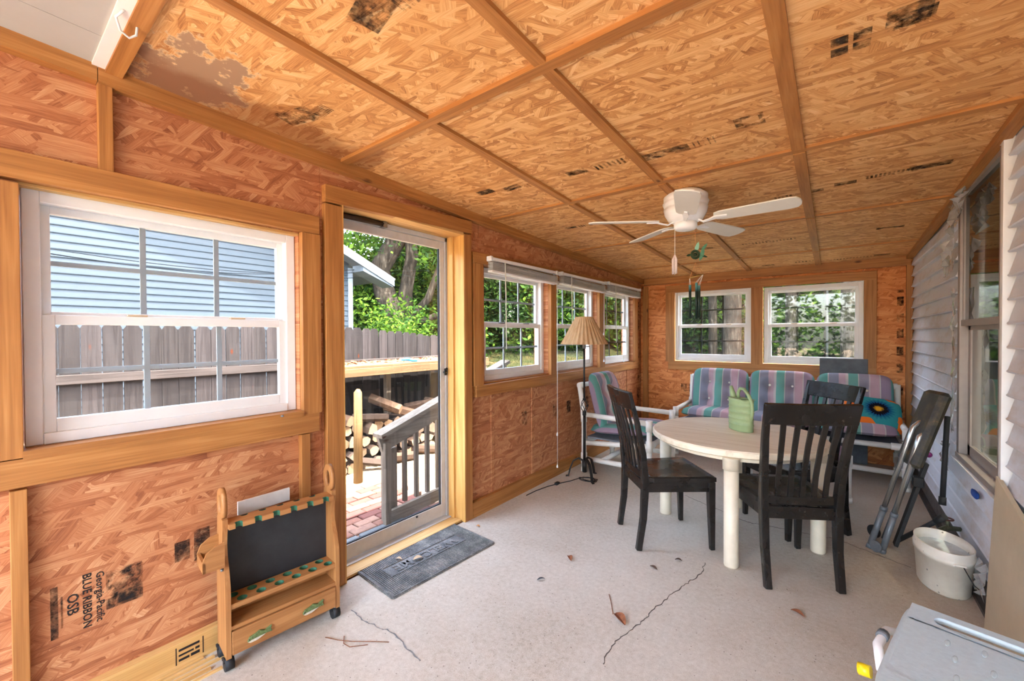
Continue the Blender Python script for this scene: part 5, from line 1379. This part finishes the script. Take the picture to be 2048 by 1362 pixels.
def crown(n, R, z0, z1, br): return [(rb.gauss(0,R*.5), rb.gauss(0,R*.5), rb.uniform(z0,z1), br*rb.uniform(.7,1.25)) for _ in range(n)]
oak = tree('leaning_oak', 'old leaning oak with forked mossy trunk behind the fence', 'tree', (-9.0,8.35,gh(-9,8.35)-.2),
    [([(.2,-.1,0),(.1,-.1,1.6),(-.35,-.30,2.6),(-.45,-.40,3.4),(.1,0,4.5),(.25,.2,6.5)], [.42,.36,.34,.32,.30,.22]), ([(.15,.1,1.5),(.2,.1,2.6),(.35,.25,3.8),(.2,.2,5.2)], [.26,.22,.2,.16]), ([(.2,.1,1.6),(.7,.6,2.4),(1.0,.9,3.6)], [.14,.12,.08]), ([(.2,.1,1.5),(.9,.9,1.9),(1.6,1.5,2.5)], [.12,.10,.06])],
    crown(34,3.2,3.6,8.5,1.15), 150, .12, M_lf, 5)
bush = tree('garden_bush', 'dense green shrub between the neighbouring house and the oak', 'shrub', (-6.6,6.35,gh(-6.6,6.35)-.05), [([(0,0,0),(.05,.05,1.0)], [.06,.04])], crown(16,1.0,.4,2.2,.55), 420, .065, M_lf2, 8)
bush2 = copy_tree(bush); bush2.location = (-7.6,7.0,gh(-7.6,7.0)-.05); bush2.scale = (1.1,1.1,1.15); bush2.rotation_euler = (0,0,2); bush2['label'] = 'green shrub at the foot of the leaning oak'
# prototypes for the woods
def woods(label, group, spots, protos):
    for i, (x, y, s) in enumerate(spots):
        p = protos[i % len(protos)]
        o = copy_tree(p[0]) if p[1] else p[0]
        p[1] = True
        o.location = (x, y, gh(x,y)-.1); o.scale = (s,s,s); o.rotation_euler = (0,0,i*1.7)
        o['label'] = label; o['group'] = group
def protos_tall(k):
    L = []
    for j in range(k):
        L.append([tree('woods_tree', 'x', 'tree', (0,0,GZ), [([(0,0,0),(.05,.1,3),(.1,0,6),(.2,.1,9.5)], [.27,.23,.19,.10]), ([(.1,0,5),(1.2,.6,6.4)], [.09,.04]), ([(.1,0,4.2),(-1.1,-.5,5.4)], [.09,.04])], crown(30,2.4,2.2,9,1.3), 120, .16, (M_lf,M_lf3)[j%2], 20+j), False])
    return L
def protos_low(k):
    return [[tree('understory_tree', 'x', 'tree', (0,0,GZ), [([(0,0,0),(.1,.05,1.5),(.3,.2,3.2)], [.07,.06,.03])], crown(20,1.6,.4,4.6,1.0), 240, .13, (M_lf2,M_lf,M_lf2)[j%3], 40+j), False] for j in range(k)]
rp = random.Random(31)
PT, PL = protos_tall(2), protos_low(3)
tall, low = [], []
for k in range(84):
    a = radians(62+rp.uniform(0,106)); r_ = rp.uniform(12.5,30); x, y = 1.0+r_*cos(a), 2.5+r_*sin(a)
    tall.append((x, y, rp.uniform(.5,.72)))
for k in range(190):
    a = radians(60+rp.uniform(0,110)); r_ = rp.uniform(13.5,27); low.append((1.0+r_*cos(a), 2.5+r_*sin(a), rp.uniform(.6,.95)))
woods('tall leafy tree of the dense woods beyond the yard', 'tall trees of the woods', tall, PT)
woods('low bright green understory tree at the edge of the woods', 'understory trees of the woods', low, PL)
hb = [(-9+.38*k+rp.uniform(-.2,.2), -10.5+rp.uniform(-.8,.8), GZ+rp.uniform(.4,2.9), rp.uniform(.6,.9)) for k in range(60)]  # foliage added unseen behind the camera to darken the sky mirrored in back windows
o = foliage(hb, 420, .12, 99).build('added_hedge', M_lf); tag(o, 'added unseen green hedge screening bright sky beyond the open end of the porch', 'hedge', None, 'stuff')
# thick pines close behind the back windows
def bigtrunk(label, x, y, r_):
    t = thing('pine_tree', label, 'tree', (x,y,gh(x,y)-.1), x*3)
    MB().tube([(0,0,0),(.02,0,.4),(.04,.02,4),(.06,0,10)], [r_*1.25,r_,r_*.9,r_*.7], 16).build('trunk', M_trunk, t)
    foliage([(rb.gauss(0,1.0),rb.gauss(0,1.0),rb.uniform(6,10),1.0) for _ in range(10)], 90, .15, int(y*10)).build('foliage', M_lf3, t)
bigtrunk('thick pine trunk filling the right third of the left back window', -.20, 13.0, .24)
bigtrunk('narrower pine trunk in the middle of the left back window', -.95, 14.4, .13)
bigtrunk('pine trunk in the left third of the right back window', 1.15, 14.0, .14)
bigtrunk('pine trunk at the right edge of the right back window', 2.45, 13.0, .26)
# grass tufts on the lawn
mb = MB(); rnd = random.Random(2)
for k in range(26000):
    x = rnd.uniform(-12,3); y = rnd.uniform(5.9,15)
    if x > -3.2 and y < 5.9: continue
    a = rnd.uniform(0,6.3); h = rnd.uniform(.03,.09); w = .006
    z0 = gh(x,y); n = mb.add([(x-w*sin(a),y+w*cos(a),z0),(x+w*sin(a),y-w*cos(a),z0),(x+h*.5*cos(a),y+h*.5*sin(a),z0+h)]); mb.quad([n,n+1,n+2])
o = mb.build('lawn_grass', leafmat('grass_blades', (20,28,7), (36,42,13), (62,60,27))); tag(o, 'short patchy grass of the sunlit lawn', 'grass', None, 'stuff')
